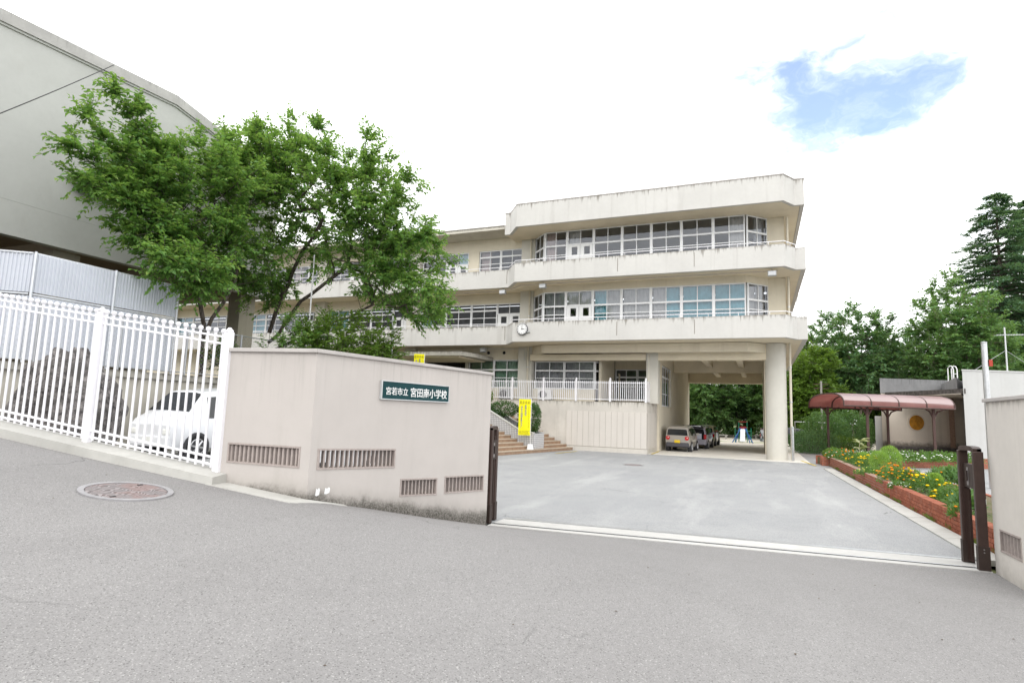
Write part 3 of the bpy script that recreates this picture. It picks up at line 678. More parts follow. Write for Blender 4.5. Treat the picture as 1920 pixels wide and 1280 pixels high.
# ================================================================== school building
M_par = painted('balcony_paint', (0.585, 0.572, 0.548), (0.19, 0.17, 0.145), ztop=[7.20, 10.75, 14.35], reach=0.75, amt=0.75, cloud=0.07)
M_wall = painted('school_wall_paint', (0.72, 0.66, 0.54), (0.30, 0.26, 0.2), cloud=0.07)
M_soff = painted('soffit_paint', (0.78, 0.70, 0.55), (0.40, 0.32, 0.22), cloud=0.09, streak=(0.5, 0.5, 0.5))
M_col = painted('column_paint', (0.60, 0.58, 0.525), (0.33, 0.28, 0.2), cloud=0.06)
M_frame = plain('white_aluminium', (0.80, 0.81, 0.83), 0.6, 0.0, 0.12, 0.03)
M_door = plain('white_door', (0.74, 0.75, 0.76), 0.45, 0, 0.4, 0.03)
G_clear = glass_mat('window_glass', (0.80, 0.83, 0.86), 0.04)
G_green = glass_mat('frosted_green_glass', (0.60, 0.72, 0.66), 0.05)
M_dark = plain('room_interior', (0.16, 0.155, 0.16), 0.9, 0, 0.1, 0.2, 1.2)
M_room = plain('room_wall', (0.30, 0.28, 0.27), 0.9, 0, 0.1, 0.2, 0.6)
def cloth(name, c): 
    t = NT(name); k = t.mix(t.mr(t.noise(3, 3), 0.3, 0.7), c, tuple(x*0.85 for x in c)); MATS[name] = t.out(k, 0.95, 0, 0.05); return MATS[name]
CUR = {'b': cloth('beige_curtain', (0.72, 0.68, 0.64)), 't': cloth('teal_curtain', (0.26, 0.60, 0.68)), 'p': cloth('pink_curtain', (0.66, 0.50, 0.46)), 'g': cloth('grey_curtain', (0.52, 0.50, 0.50)),
       'y': cloth('green_screen', (0.50, 0.62, 0.54)), 'l': cloth('pale_blue_curtain', (0.50, 0.72, 0.76))}
sb = thing('school_building', (-6, 34, 0), 'three storey cream school building with long balconies, window bands and a drive-through passage', 'building')

def window(parent, A, B, zs, ncol, glass=None, curtain='', lower_rows=None, fr=0.06, depth=0.09, mid=0.035):
    """one window unit: frame mesh, a pane per light. zs: bar heights bottom->top; ncol columns; curtain: letter per column ('.' none)"""
    A, B = Vector((*A, 0)), Vector((*B, 0)); L = (B-A).length; d = (B-A)/L; n = Vector((d.y, -d.x, 0))      # n points outwards
    glass = glass or G_clear; b = MB()
    def P(s, z, o): q = A+d*s+n*o; return (q.x, q.y, z)
    def bx(s0, s1, z0, z1, o0, o1): b.hexa([P(s0, z0, o1), P(s1, z0, o1), P(s1, z0, o0), P(s0, z0, o0), P(s0, z1, o1), P(s1, z1, o1), P(s1, z1, o0), P(s0, z1, o0)])
    z0, z1 = zs[0], zs[-1]
    bx(0, fr, z0, z1, -depth/2, depth/2); bx(L-fr, L, z0, z1, -depth/2, depth/2)
    bx(fr, L-fr, z0, z0+fr, -depth/2, depth/2); bx(fr, L-fr, z1-fr, z1, -depth/2, depth/2)
    xs = [fr+(L-2*fr)*i/ncol for i in range(ncol+1)]
    for zz_ in zs[1:-1]:
        w = 0.05 if zz_ == max(zs[1:-1]) else 0.022
        bx(fr, L-fr, zz_-w, zz_+w, -depth/2+0.01, depth/2-0.008 if w > 0.03 else 0.02)
    for x in xs[1:-1]: bx(x-mid*0.6, x+mid*0.6, z0+fr, z1-fr, -0.03, 0.026)
    w = b.obj('window', M_frame, parent)
    for i in range(ncol):
        for r in range(len(zs)-1):
            m = MB(); m.quad(P(xs[i], zs[r], 0.002*(i % 2)), P(xs[i+1], zs[r], 0.002*(i % 2)), P(xs[i+1], zs[r+1], 0.002*(i % 2)), P(xs[i], zs[r+1], 0.002*(i % 2))); m.obj('pane', glass, w)
    for i, c in enumerate(curtain):
        if c in '. ': continue
        nc = len(curtain); s0, s1 = fr+(L-2*fr)*i/nc, fr+(L-2*fr)*(i+1)/nc
        m = MB(); N = max(6, int((s1-s0)/0.045)); rn = random.Random(hash((round(A.x*100), i, round(z0*10))) & 0xffff)
        ph = rn.uniform(0, 6)
        i0 = m.pts([P(s0+(s1-s0)*k/N, z, -0.20-0.03*math.sin(ph+k*1.5+math.sin(k*0.6))) for z in (z0-0.1, z1) for k in range(N+1)])
        for k in range(N): m.f.append((i0+k, i0+k+1, i0+N+2+k, i0+N+1+k))
        m.obj('curtain', CUR[c], w, smooth=True)
    return w
def doors(parent, A, B, z0, ztr, ztop, curtain=''):
    """pair of white balcony doors with a glazed light above"""
    A2, B2 = A, B; w = window(parent, A, B, [ztr, ztop], 2, curtain=curtain)
    A, B = Vector((*A, 0)), Vector((*B, 0)); L = (B-A).length; d = (B-A)/L; n = Vector((d.y, -d.x, 0))
    for k in range(2):
        b = MB(); s0, s1 = 0.03+k*(L-0.06)/2, 0.03+(k+1)*(L-0.06)/2-0.02
        def P(s, z, o): q = A+d*s+n*o; return (q.x, q.y, z)
        def bx(a0, a1, q0, q1, o0=-0.03, o1=0.03): b.hexa([P(a0, q0, o1), P(a1, q0, o1), P(a1, q0, o0), P(a0, q0, o0), P(a0, q1, o1), P(a1, q1, o1), P(a1, q1, o0), P(a0, q1, o0)])
        m0, m1 = s0+0.24, s1-0.16
        zt = ztr-0.004; bx(s0, m0, z0, zt); bx(m1, s1, z0, zt); bx(m0, m1, zt-0.14, zt); bx(m0, m1, z0, zt-0.62)
        o = b.obj('door', M_door, parent)
        MB().quad(P(m0, zt-0.62, 0), P(m1, zt-0.62, 0), P(m1, zt-0.14, 0), P(m0, zt-0.14, 0)).obj('pane', G_clear, o)
        MB().tube([P(s1-0.07, zt-0.95, 0.03), P(s1-0.07, zt-0.95, 0.07)], 0.02, 8).obj('handle', M_lock, o)
    return w

# ---- balconies and roof edges of both wings
FL = [(-70, 32.5), (-14.15, 32.5), (-13.2, 31.2), (1.30, 31.2), (1.85, 32.1), (2.30, 32.1), (2.30, 52.2)]
for zb, zt in ((6.07, 7.20), (9.62, 10.75)):
    bal = MB().ribbon(FL, zb+0.10, zt, 0.16).obj('balcony_parapet', M_par, sb)
    MB().ribbon([(p[0], p[1]) for p in FL], zb, zb+0.099, 0.22).obj('drip_edge', M_par, bal)
    poly = [(-70, 32.72), (-14.05, 32.72), (-13.1, 31.42), (1.2, 31.42), (1.72, 32.32), (2.08, 32.32), (2.08, 52.1), (1.3, 52.1), (1.3, 34.2), (0.5, 33.9), (-0.6, 32.9), (-11.9, 32.9), (-12.9, 33.95), (-13.9, 34.25), (-70, 34.25)]
    MB().prism(poly, zb+0.01, zb+0.18).obj('balcony_floor', M_soff, sb)
    # handrail on the parapet
    hr = MB(); line = [(p[0], p[1]+0.08 if i < 5 else p[1]) for i, p in enumerate(FL)]; line[-1] = (2.22, 52); line[-2] = (2.22, 32.18)
    hr.tube([(x, y, zt+0.17) for x, y in line], 0.022, 6); hr.obj('handrail', M_wmetal, bal)
    for a, c in zip(line[:-1], line[1:]):
        L = math.hypot(c[0]-a[0], c[1]-a[1]); n = max(1, int(L/1.35))
        for i in range(n):
            f = (i+0.5)/n; x, y = a[0]+(c[0]-a[0])*f, a[1]+(c[1]-a[1])*f
            if -24 < x: MB().tube([(x, y, zt-0.01), (x, y, zt+0.165)], 0.014, 5).obj('rail_stanchion', M_wmetal, bal)
    for x in (-21.9, -14.25, -8.45+1.4, -4.2+1.2):                                    # joints and downpipes on the face
        y = 32.5 if x < -14 else 31.2
        MB().box(x-0.012, x+0.012, y-0.012, y+0.01, zb+0.25, zt-0.12).obj('face_drip', plain('rusty_drip', (0.20, 0.17, 0.14), 0.8), bal)
RP = [(-14.5, 32.5), (-14.15, 32.5), (-13.2, 31.2), (1.30, 31.2), (1.85, 32.1), (2.30, 32.1), (2.30, 52.2)]
rpar = MB().ribbon(RP, 12.98, 14.34, 0.18).obj('roof_parapet', M_par, sb)
MB().ribbon([(x+(-0.03 if i == 0 else 0.02 if i > 2 else 0), y-0.02) for i, (x, y) in enumerate(RP)], 14.341, 14.40, 0.24).obj('coping', M_coping, rpar)
MB().prism([(-14.45, 32.7), (-14.05, 32.7), (-13.1, 31.4), (1.2, 31.4), (1.72, 32.3), (2.1, 32.3), (2.1, 52.1), (-14.45, 52.1)], 12.985, 13.20).obj('roof_soffit', M_soff, sb)
MB().box(-70, -14.51, 32.45, 52.1, 13.34, 13.54).obj('wing_roof_slab', painted('roof_edge_concrete', (0.60, 0.57, 0.50), (0.17, 0.155, 0.13), ztop=13.55, reach=0.3, amt=0.8, cloud=0.2, fine=0.5), sb)
MB().box(-70, -14.52, 32.40, 32.62, 13.541, 13.60).obj('wing_roof_kerb', M_coping, sb)
M_pipe = plain('pipe_cream', (0.60, 0.55, 0.45), 0.5, 0, 0.3)
for i in range(12): MB().tube([(-12.4+1.28*i, 31.32, 14.38), (-12.4+1.28*i, 31.32, 14.62)], 0.012, 5).obj('roof_rod', M_steel, rpar)
for i in range(5): MB().tube([(-21.5+1.55*i, 32.9, 13.58), (-21.5+1.55*i, 32.9, 13.98)], 0.010, 5).obj('roof_rod', M_steel, rpar)

# ---- right wing: projecting bay of windows on two floors
BAY = [(-12.95, 33.86), (-11.95, 32.8), (-0.5, 32.8), (0.57, 33.86), (1.42, 33.86), (1.42, 52.1)]
XS = [-11.93, -10.5, -8.86, -7.17, -5.5, -3.84, -2.16, -0.52]
MB().ribbon(BAY, 5.57, 6.05, 0.35).obj('bay_beam', M_wall, sb)
MB().ribbon(BAY[:4], 9.25, 9.63, 0.25).obj('bay_lintel', M_wall, sb)
MB().ribbon(BAY[:4], 6.26, 6.88, 0.2).obj('bay_apron', M_wall, sb)
MB().ribbon(BAY[:4], 9.81, 10.18, 0.2).obj('bay_apron', M_wall, sb)
for z0, z1 in ((6.06, 9.62), (9.63, 12.98)): MB().ribbon(BAY[3:], z0+0.19, z1-0.005, 0.2).obj('end_wall', M_wall, sb)
cur3 = ['p.', '', '.', '.', '.', '.', '.b']; cur2 = ['gg', '', 'tb', 'bb', 'bt', 'tt', 'tt']
for f, (zs, cur) in enumerate((([10.18, 11.50, 12.08, 12.975], cur3), ([6.88, 7.85, 8.36, 9.24], cur2))):
    for i in range(7):
        a, c = (XS[i]+0.02, 32.86), (XS[i+1]-0.02, 32.86)
        if i == 1: doors(sb, a, c, zs[0], zs[2], zs[3], curtain='bb' if f else 'b.')
        else: window(sb, a, c, zs, 2, curtain=cur[i])
    window(sb, (-12.92, 33.92), (-11.97, 32.90), zs, 2, curtain='.g' if f else '.g')
    window(sb, (-0.46, 32.90), (0.55, 33.92), zs, 2, curtain='bb' if f else '.g')
    # rooms behind
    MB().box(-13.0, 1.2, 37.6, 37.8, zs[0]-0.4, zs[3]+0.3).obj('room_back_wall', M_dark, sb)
for xb_ in XS[1:-1]:
    for z0, z1 in ((6.88, 9.245), (10.18, 12.976)): MB().box(xb_-0.045, xb_+0.045, 32.80, 32.93, z0, z1).obj('mullion', M_frame, sb)
MB().box(-13.0, 1.2, 33.0, 37.6, 9.64, 9.80).obj('room_ceiling', M_room, sb)
MB().prism([(-12.8, 33.9), (-11.85, 32.9), (-0.6, 32.9), (0.45, 33.9), (1.2, 33.95), (1.2, 51.9), (-13.3, 51.9), (-13.3, 33.95)], 6.06, 6.24).obj('passage_ceiling', M_soff, sb)
# piers between the wings, downpipes
MB().box(-13.88, -12.98, 33.88, 35.0, 0, 12.98).obj('pier', M_col, sb)
for x, y, z1 in ((-13.20, 33.80, 12.95), (1.55, 33.72, 12.9)):
    dp = MB().tube([(x, y, 0.05), (x, y, z1)], 0.06, 10).obj('downpipe', M_pipe, sb, smooth=0.7)
    for zc in (1.2, 3.0, 4.8, 8.0, 11.5): MB().tube([(x, y, zc-0.03), (x, y, zc+0.03)], 0.072, 10).obj('pipe_clip', M_steel, dp)
MB().tube([(1.58, 33.60, 0.02), (1.58, 33.60, 1.75)], 0.065, 10).obj('pipe_guard', M_steel, sb)
# right round column and passage
MB().lathe((0.85, 33.92, 0), [(0.515, 0.0), (0.515, 6.06)], 40).obj('round_column', M_col, sb, smooth=0.6)
MB().box(0.33, 1.40, 38.9, 52.1, 0, 6.05).obj('passage_wall', M_wall, sb)
wl = MB()
for (y0, y1, z0, z1) in ((35.6, 36.7, 0, 6.05), (36.7, 40.9, 0, 2.66), (36.7, 40.9, 5.2, 6.05), (40.9, 52.1, 0, 6.05)): wl.box(-5.75, -5.45, y0, y1, z0, z1)
wl.obj('passage_wall', M_wall, sb)
window(sb, (-5.55, 36.72), (-5.55, 40.88), [2.68, 3.45, 4.5, 5.18], 4, glass=G_clear)
MB().box(-5.447, -5.38, 39.6, 39.72, 2.60, 4.9).obj('bent_pipe', M_pipe, sb)
for (y0, y1, zb) in ((33.66, 34.14, 5.20), (42.0, 42.5, 5.12), (51.4, 52.05, 4.94)): MB().box(-5.44, 0.9 if y0 < 34 else 0.32, y0, y1, zb, 6.05).obj('passage_beam', M_soff, sb)
MB().box(-13.0, -5.90, 33.66, 34.14, 5.20, 5.565).obj('terrace_beam', M_soff, sb)
for x in (-3.0, -1.03):
    MB().box(x-0.18, x+0.18, 32.9+0.3, 33.655, 5.62, 6.05).obj('joist', M_soff, sb)
    for y0, y1 in ((34.145, 41.99), (42.51, 51.39)): MB().box(x-0.17, x+0.17, y0, y1, 5.45, 6.05).obj('joist', M_soff, sb)
for x in (-12.0, -10.1, -8.1, -6.6): MB().box(x-0.18, x+0.18, 33.2, 33.655, 5.62, 6.05).obj('joist', M_soff, sb)
t = NT('rust_streaked_column'); k = t.mix(t.math('MULTIPLY', t.mr(t.noise(1.0, 6, 0.7, t.vec((6, 6, 0.5))), 0.56, 0.70), 0.8), (0.70, 0.665, 0.585), (0.26, 0.15, 0.06))
M_rust = t.out(k, 0.85, 0, 0.2)
MB().box(-5.87, -5.22, 33.62, 34.40, 2.74, 5.86).obj('square_column', M_col, sb)
MB().box(-5.76, -5.70, 33.60, 33.618, 2.9, 5.6).obj('rust_streak', M_rust, sb)
# ground floor rooms on the terrace
MB().box(-13.0, -9.05, 34.30, 34.5, 2.74, 3.50).obj('apron_wall', M_wall, sb); MB().box(-13.0, -9.05, 34.30, 34.5, 5.195, 5.56).obj('lintel', M_wall, sb)
window(sb, (-12.88, 34.33), (-10.98, 34.33), [3.51, 4.15, 4.62, 5.19], 2, curtain='gg')
window(sb, (-10.96, 34.33), (-9.07, 34.33), [3.51, 4.15, 4.62, 5.19], 2, curtain='gg')
MB().box(-8.85, -8.70, 34.5, 38.0, 2.74, 6.05).obj('return_wall', M_wall, sb)
window(sb, (-9.06, 34.36), (-8.78, 35.2), [3.51, 4.62, 5.19], 1)
MB().box(-8.69, -5.76, 38.1, 38.3, 2.74, 3.04).obj('recess_wall', M_wall, sb); MB().box(-8.69, -5.76, 38.1, 38.3, 5.02, 6.05).obj('recess_wall', M_wall, sb)
window(sb, (-8.66, 38.14), (-7.24, 38.14), [3.05, 3.9, 4.5, 5.01], 2, glass=G_clear); window(sb, (-7.22, 38.14), (-5.8, 38.14), [3.05, 3.9, 4.5, 5.01], 2, glass=G_clear)
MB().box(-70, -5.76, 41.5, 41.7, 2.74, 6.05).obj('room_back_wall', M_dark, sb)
b = MB().tube([(-8.35, 37.9, 2.8), (-8.35, 37.9, 4.55), (-8.36, 37.95, 4.66), (-8.42, 38.05, 4.7)], 0.06, 8); b.obj('bent_pipe', M_pipe, sb, smooth=0.7)
# ---- left wing
for x in (-21.87, -29.9, -37.9, -45.9):
    MB().box(x-0.43, x+0.43, 33.88, 35.0, 0, 13.335).obj('pier', M_col, sb)
MB().box(-70, -13.89, 34.22, 34.5, 12.56, 13.335).obj('wall_band', M_wall, sb)
MB().box(-70, -13.89, 34.22, 34.5, 8.98, 9.62).obj('wall_band', M_wall, sb)
MB().box(-70, -13.89, 34.22, 34.5, 5.30, 6.08).obj('wall_band', M_wall, sb)
MB().box(-70, -13.89, 34.22, 34.5, 9.79, 10.18).obj('apron_wall', M_wall, sb); MB().box(-70, -13.89, 34.22, 34.5, 6.25, 6.75).obj('apron_wall', M_wall, sb)
MB().box(-17.84, -17.07, 34.20, 34.5, 10.18, 12.56).obj('wall_pier', M_wall, sb)
MB().box(-25.84, -25.07, 34.20, 34.5, 10.18, 12.56).obj('wall_pier', M_wall, sb)
Z3 = [10.19, 11.20, 11.66, 12.12, 12.555]; Z2 = [6.76, 7.56, 8.06, 8.53, 8.975]
for dx in (0, -8.03, -16.06, -24.09):
    window(sb, (-21.42+dx, 34.30), (-19.55+dx, 34.30), Z3, 2, curtain='..'); doors(sb, (-19.53+dx, 34.30), (-17.86+dx, 34.30), 10.19, 11.73, 12.555, curtain='.l' if dx == 0 else '')
    window(sb, (-17.05+dx, 34.30), (-15.50+dx, 34.30), Z3, 2, curtain='p.'); window(sb, (-15.48+dx, 34.30), (-13.91+dx, 34.30), Z3, 2, curtain='..')
    window(sb, (-21.42+dx, 34.30), (-19.43+dx, 34.30), Z2, 2, curtain='l.' if dx == 0 else 'tt'); window(sb, (-19.41+dx, 34.30), (-17.51+dx, 34.30), Z2, 2)
    window(sb, (-17.49+dx, 34.30), (-15.63+dx, 34.30), Z2, 2); doors(sb, (-15.61+dx, 34.30), (-13.91+dx, 34.30), 6.76, 8.26, 8.975)
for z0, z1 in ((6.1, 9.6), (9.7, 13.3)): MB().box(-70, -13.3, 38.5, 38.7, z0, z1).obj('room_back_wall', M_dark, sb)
MB().box(-70, -13.3, 34.6, 38.5, 9.63, 9.78).obj('room_ceiling', M_room, sb); MB().box(-70, -13.3, 34.6, 41.5, 6.09, 6.24).obj('room_ceiling', M_room, sb)
MB().box(-17.55, -13.89, 34.22, 34.5, 2.74, 3.5).obj('apron_wall', M_wall, sb)
window(sb, (-17.52, 34.30), (-15.72, 34.30), [3.51, 4.15, 4.66, 5.295], 2, glass=G_green, curtain='yy'); window(sb, (-15.70, 34.30), (-13.91, 34.30), [3.51, 4.15, 4.66, 5.295], 2, glass=G_green, curtain='yy')
MB().box(-17.75, -17.56, 34.18, 36.0, 2.74, 5.295).obj('entrance_jamb', M_col, sb)
MB().box(-70, -22.31, 34.22, 34.5, 2.74, 5.295).obj('ground_wall', M_wall, sb)
M_drk = plain('entrance_dark', (0.018, 0.017, 0.018), 0.4, 0, 0.4)
for z0, z1 in ((6.76, 8.97), (10.19, 12.55)): MB().box(-70, -46.4, 34.24, 34.48, z0, z1).obj('end_wall', M_wall, sb)
ed = MB(); ed.box(-22.2, -17.76, 35.9, 36.0, 2.74, 5.4); ed.obj('entrance_doors', M_drk, sb)
for x in (-21.2, -20.1, -19.0, -18.0): MB().box(x-0.03, x+0.03, 35.85, 35.898, 2.76, 5.3).obj('door_stile', plain('dark_bronze', (0.05, 0.045, 0.04), 0.4, 0.4), sb)
cnp = MB().prism([(-22.6, 30.3), (-16.1, 30.3), (-15.75, 31.6), (-15.75, 34.2), (-22.6, 34.2)], 5.20, 5.44).obj('entrance_canopy', painted('canopy_exposed_concrete', (0.44, 0.42, 0.37), (0.11, 0.10, 0.085), ztop=5.45, reach=0.6, amt=0.9, streak=(9, 9, 0.8), cloud=0.3, fine=0.9), sb)
MB().box(-22.4, -16.3, 30.5, 34.1, 5.12, 5.199).obj('canopy_soffit', M_soff, sb)
MB().lathe((-21.6, 31.2, 2.74), [(0.18, 0), (0.18, 2.38)], 20).obj('canopy_post', M_col, sb, smooth=0.6)
# conduit and floodlights under the upper balcony, vents, speaker boxes
M_grey = plain('grey_fitting', (0.40, 0.41, 0.42), 0.5, 0.2, 0.4)
M_black = plain('black_rubber', (0.02, 0.02, 0.02), 0.8)
cd = MB(); cd.tube([(-24, 32.95, 9.50), (-15.0, 32.95, 9.50), (-14.0, 32.6, 9.50), (-13.0, 31.75, 9.52), (-12.2, 31.7, 9.52), (1.0, 31.7, 9.52)], 0.025, 6); cd.obj('conduit', plain('conduit_pinkish', (0.44, 0.38, 0.34), 0.6), sb, smooth=0.8)
MB().tube([(-16.0, 33.0, 5.9), (-13.4, 33.7, 5.9), (-13.4, 33.7, 5.2)], 0.02, 6).obj('conduit', M_grey, sb)
for (x, y, z) in ((-14.6, 32.75, 9.40), (-11.55, 31.62, 9.38), (0.72, 31.55, 9.36), (-16.05, 33.3, 5.85)):
    l = MB().box(x-0.20, x+0.20, y-0.12, y+0.12, z-0.14, z+0.12).obj('floodlight', M_grey, sb, bev=0.02)
    MB().box(x-0.17, x+0.17, y-0.14, y-0.121, z-0.11, z+0.09).obj('lens', plain('lamp_lens', (0.55, 0.56, 0.58), 0.2, 0, 0.6), l)
    MB().tube([(x, y+0.05, z+0.12), (x, y+0.05, z+0.24)], 0.02, 6).obj('bracket', M_grey, l)
for x in (-16.1, -15.0): MB().disc((x, 34.21, 5.75), (0, 1, 0), 0.10, 0.06, 14).obj('vent', M_black, sb)
MB().box(1.43, 1.62, 35.2, 36.0, 6.4, 7.6).obj('air_conditioner', M_white, sb); MB().box(1.43, 1.48, 36.3, 37.2, 6.3, 9.0).obj('side_window', M_dark, sb)
# ---- clock
ck = thing('wall_clock', (-12.55, 31.12, 6.78), 'round white wall clock showing three on the lower balcony face', 'clock')
MB().disc((-12.55, 31.13, 6.78), (0, 1, 0), 0.33, 0.12, 36).obj('case', plain('clock_rim', (0.16, 0.16, 0.17), 0.4, 0.3), ck, smooth=0.6)
MB().disc((-12.55, 31.064, 6.78), (0, 1, 0), 0.295, 0.012, 36).obj('face', M_white, ck)
for i in range(12):
    a = math.pi*i/6; r0, r1 = (0.22, 0.275); p = Vector((math.sin(a), 0, math.cos(a))); q = Vector((p.z, 0, -p.x)); w = 0.017 if i % 3 == 0 else 0.011
    c = Vector((-12.55, 31.054, 6.78)); m = MB(); m.quad(c+p*r0-q*w, c+p*r0+q*w, c+p*r1+q*w, c+p*r1-q*w); m.obj('hour_mark', M_black, ck)
for a, L, w in ((0, 0.235, 0.014), (math.pi/2, 0.16, 0.020)):
    p = Vector((math.sin(a), 0, math.cos(a))); q = Vector((p.z, 0, -p.x)); c = Vector((-12.55, 31.046-0.004*(L > 0.2), 6.78)); m = MB(); m.quad(c-p*0.04-q*w, c-p*0.04+q*w, c+p*L+q*w*0.5, c+p*L-q*w*0.5); m.obj('hand', M_black, ck)
MB().box(-12.28, -12.10, 31.1, 31.21, 6.58, 6.64).obj('bracket', M_grey, ck)

# ================================================================== terrace, steps, planter
M_ter = painted('terrace_wall_paint', (0.62, 0.585, 0.535), (0.16, 0.145, 0.12), ztop=2.76, reach=0.9, amt=0.8, cloud=0.16, fine=0.3)
M_panel = painted('terrace_panel_paint', (0.62, 0.58, 0.535), (0.30, 0.27, 0.22), cloud=0.05, fine=0.1)
tw = thing('terrace_wall', (-8, 32.2, 0), 'stained terrace wall with a cream panelled box below the white railing', 'wall')
MB().box(-70, -5.59, 32.22, 34.2, -0.05, 2.75).obj('wall', M_ter, tw)
MB().box(-15.4, -5.74, 34.2, 41.4, 2.4, 2.73).obj('terrace_floor', M_conc, tw)
MB().box(-70, -15.41, 34.2, 41.4, 2.4, 2.73).obj('terrace_floor', M_conc, tw)
MB().box(-10.12, -5.55, 32.13, 32.6, -0.03, 0.24).obj('plinth', M_ter, tw, bev=0.01)
n = 14; x0, x1 = -10.10, -5.57
for i in range(n):
    a, c = x0+(x1-x0)*i/n, x0+(x1-x0)*(i+1)/n
    MB().box(a+0.006, c-0.006, 32.17, 32.23, 0.27, 2.20).obj('panel', M_panel, tw)
MB().box(x0, x1+0.01, 32.185, 32.5, 0.24, 2.19).obj('panel_backing', plain('panel_joint', (0.27, 0.24, 0.20), 0.8), tw)
MB().box(-5.588, -5.552, 32.24, 34.6, 0.26, 2.2).obj('panel', M_panel, tw)
MB().box(-5.589, -5.56, 34.6, 35.6, 0, 2.75).obj('end_face', M_ter, tw); MB().box(-5.74, -5.59, 34.2, 35.6, -0.05, 2.75).obj('wall', M_ter, tw)
# railing on the terrace
rl = thing('terrace_railing', (-10, 32.3, 2.75), 'white picket railing with ball topped posts along the terrace edge', 'fence')
pk2 = MB().tube([(0, 0, 0.07), (0, 0, 1.14)], 0.0185, 6); pk2.lathe((0, 0, 1.14), [(0.004, -0.02), (0.018, 0), (0.004, 0.02)], 6); first = None
px = [-15.6, -13.56, -11.58, -9.6, -7.63, -5.66]
for x in px:
    b = MB().box(x-0.05, x+0.05, 32.27, 32.37, 2.74, 3.98); b.lathe((x, 32.32, 3.98), [(0.03, 0), (0.055, 0.04), (0.05, 0.08), (0.01, 0.11)], 10); b.obj('post', M_wmetal, rl)
for a, c in zip(px[:-1], px[1:]):
    for i in range(16):
        x = a+(c-a)*(i+1)/17
        if first is None: first = pk2.obj('picket', M_wmetal, None); first.parent = rl; OFF[first.name] = OFF[rl.name]; o = first
        else: o = share(first, rl)
        o.location = (x-rl.location.x, 32.32-rl.location.y, 0.0)
    for z in (2.86, 3.80): MB().box(a+0.05, c-0.05, 32.305, 32.335, z, z+0.035).obj('rail', M_wmetal, rl)
MB().box(-5.68, -5.655, 32.38, 35.5, 2.80, 3.95).obj('side_panel', M_wmetal, rl)
MB().box(-5.69, -5.645, 35.5, 35.58, 2.74, 4.05).obj('post', M_wmetal, rl)
# steps
t = NT('step_brick_tile'); po = t.pos
brk = t.n('ShaderNodeTexBrick', {'Vector': t.n('ShaderNodeCombineXYZ', {0: t.math('ADD', t.xyz()[1], t.xyz()[0]), 1: t.xyz()[2], 2: 0.0}).outputs[0], 'Color1': (0.30, 0.185, 0.115, 1), 'Color2': (0.36, 0.245, 0.165, 1), 'Mortar': (0.34, 0.29, 0.24, 1), 'Scale': 1.0, 'Mortar Size': 0.006, 'Brick Width': 0.115, 'Row Height': 0.5, 'Mortar Smooth': 0.2}, offset=0.0).outputs[0]
k = t.mix(t.math('MULTIPLY', t.mr(t.noise(2.5, 5), 0.4, 0.7), 0.5), brk, (0.20, 0.135, 0.095)); M_step = t.out(k, 0.8, 0, 0.25)
M_tread = plain('step_tread', (0.44, 0.36, 0.28), 0.8, 0, 0.2, 0.15, 5)
st = thing('entrance_steps', (-11, 27, 0), 'wide brick tiled entrance steps climbing left beside the tiled planter', 'steps')
def sx(k, y): return -10.45 - 0.36*k + (y-28.0)*0.19
def step(k, y0, y1, e=0.0):
    zt = 0.165*(k+1); xb = -17.0
    MB().hexa([(xb, y0, -0.03+k*0.01), (sx(k, y0), y0, -0.03+k*0.01), (sx(k, y1), y1, -0.03+k*0.01), (xb, y1, -0.03+k*0.01), (xb, y0, zt-0.035), (sx(k, y0), y0, zt-0.035), (sx(k, y1), y1, zt-0.035), (xb, y1, zt-0.035)]).obj('riser', M_step, st)
    xo = sx(k+1, y0)-0.08
    MB().hexa([(sx(k+1, y0)-0.10, y0, zt-0.034), (sx(k, y0)+0.012, y0, zt-0.034), (sx(k, y1)+0.012, y1, zt-0.034), (sx(k+1, y1)-0.10, y1, zt-0.034), (sx(k+1, y0)-0.10, y0, zt), (sx(k, y0)+0.012, y0, zt), (sx(k, y1)+0.012, y1, zt), (sx(k+1, y1)-0.10, y1, zt)]).obj('tread', M_tread, st)
step(0, 22.0, 32.1)
for k in range(1, 12): step(k, 22.0, 28.25)
for k in range(1, 12): step(k, 29.75, 32.1)
t = NT('white_mosaic_tile'); X = t.xyz()
cv = t.n('ShaderNodeCombineXYZ', {0: t.math('ADD', X[0], X[1]), 1: X[2], 2: 0.0}).outputs[0]
br = t.n('ShaderNodeTexBrick', {'Vector': cv, 'Color1': (0.60, 0.60, 0.61, 1), 'Color2': (0.68, 0.68, 0.69, 1), 'Mortar': (0.26, 0.26, 0.28, 1), 'Scale': 1.0, 'Mortar Size': 0.012, 'Brick Width': 0.095, 'Row Height': 0.095}, offset=0.0).outputs[0]
M_tile = t.out(br, 0.35, 0, 0.45)
pw_ = thing('tiled_planter', (-11, 29, 0.16), 'white mosaic tiled planter wall sloping beside the entrance steps', 'planter')
def cheek(y0, y1, nm):
    pr_ = [(-17.0, 0.1), (-10.72, 0.1), (-10.72, 0.95), (-11.35, 1.05), (-13.9, 2.42), (-17.0, 2.42)]
    m = MB(); i = m.pts([(x, y0, z) for x, z in pr_]+[(x, y1, z) for x, z in pr_]); N = len(pr_)
    m.f.append(tuple(i+k for k in range(N))); m.f.append(tuple(i+N+k for k in reversed(range(N))))
    for k in range(N): m.f.append((i+(k+1) % N, i+k, i+N+k, i+N+(k+1) % N))
    return m.obj(nm, M_tile, pw_)
cheek(28.27, 28.45, 'wall'); cheek(29.55, 29.73, 'wall')
MB().box(-10.73, -10.55, 28.26, 29.74, 0.1, 0.95).obj('end_wall', M_tile, pw_)
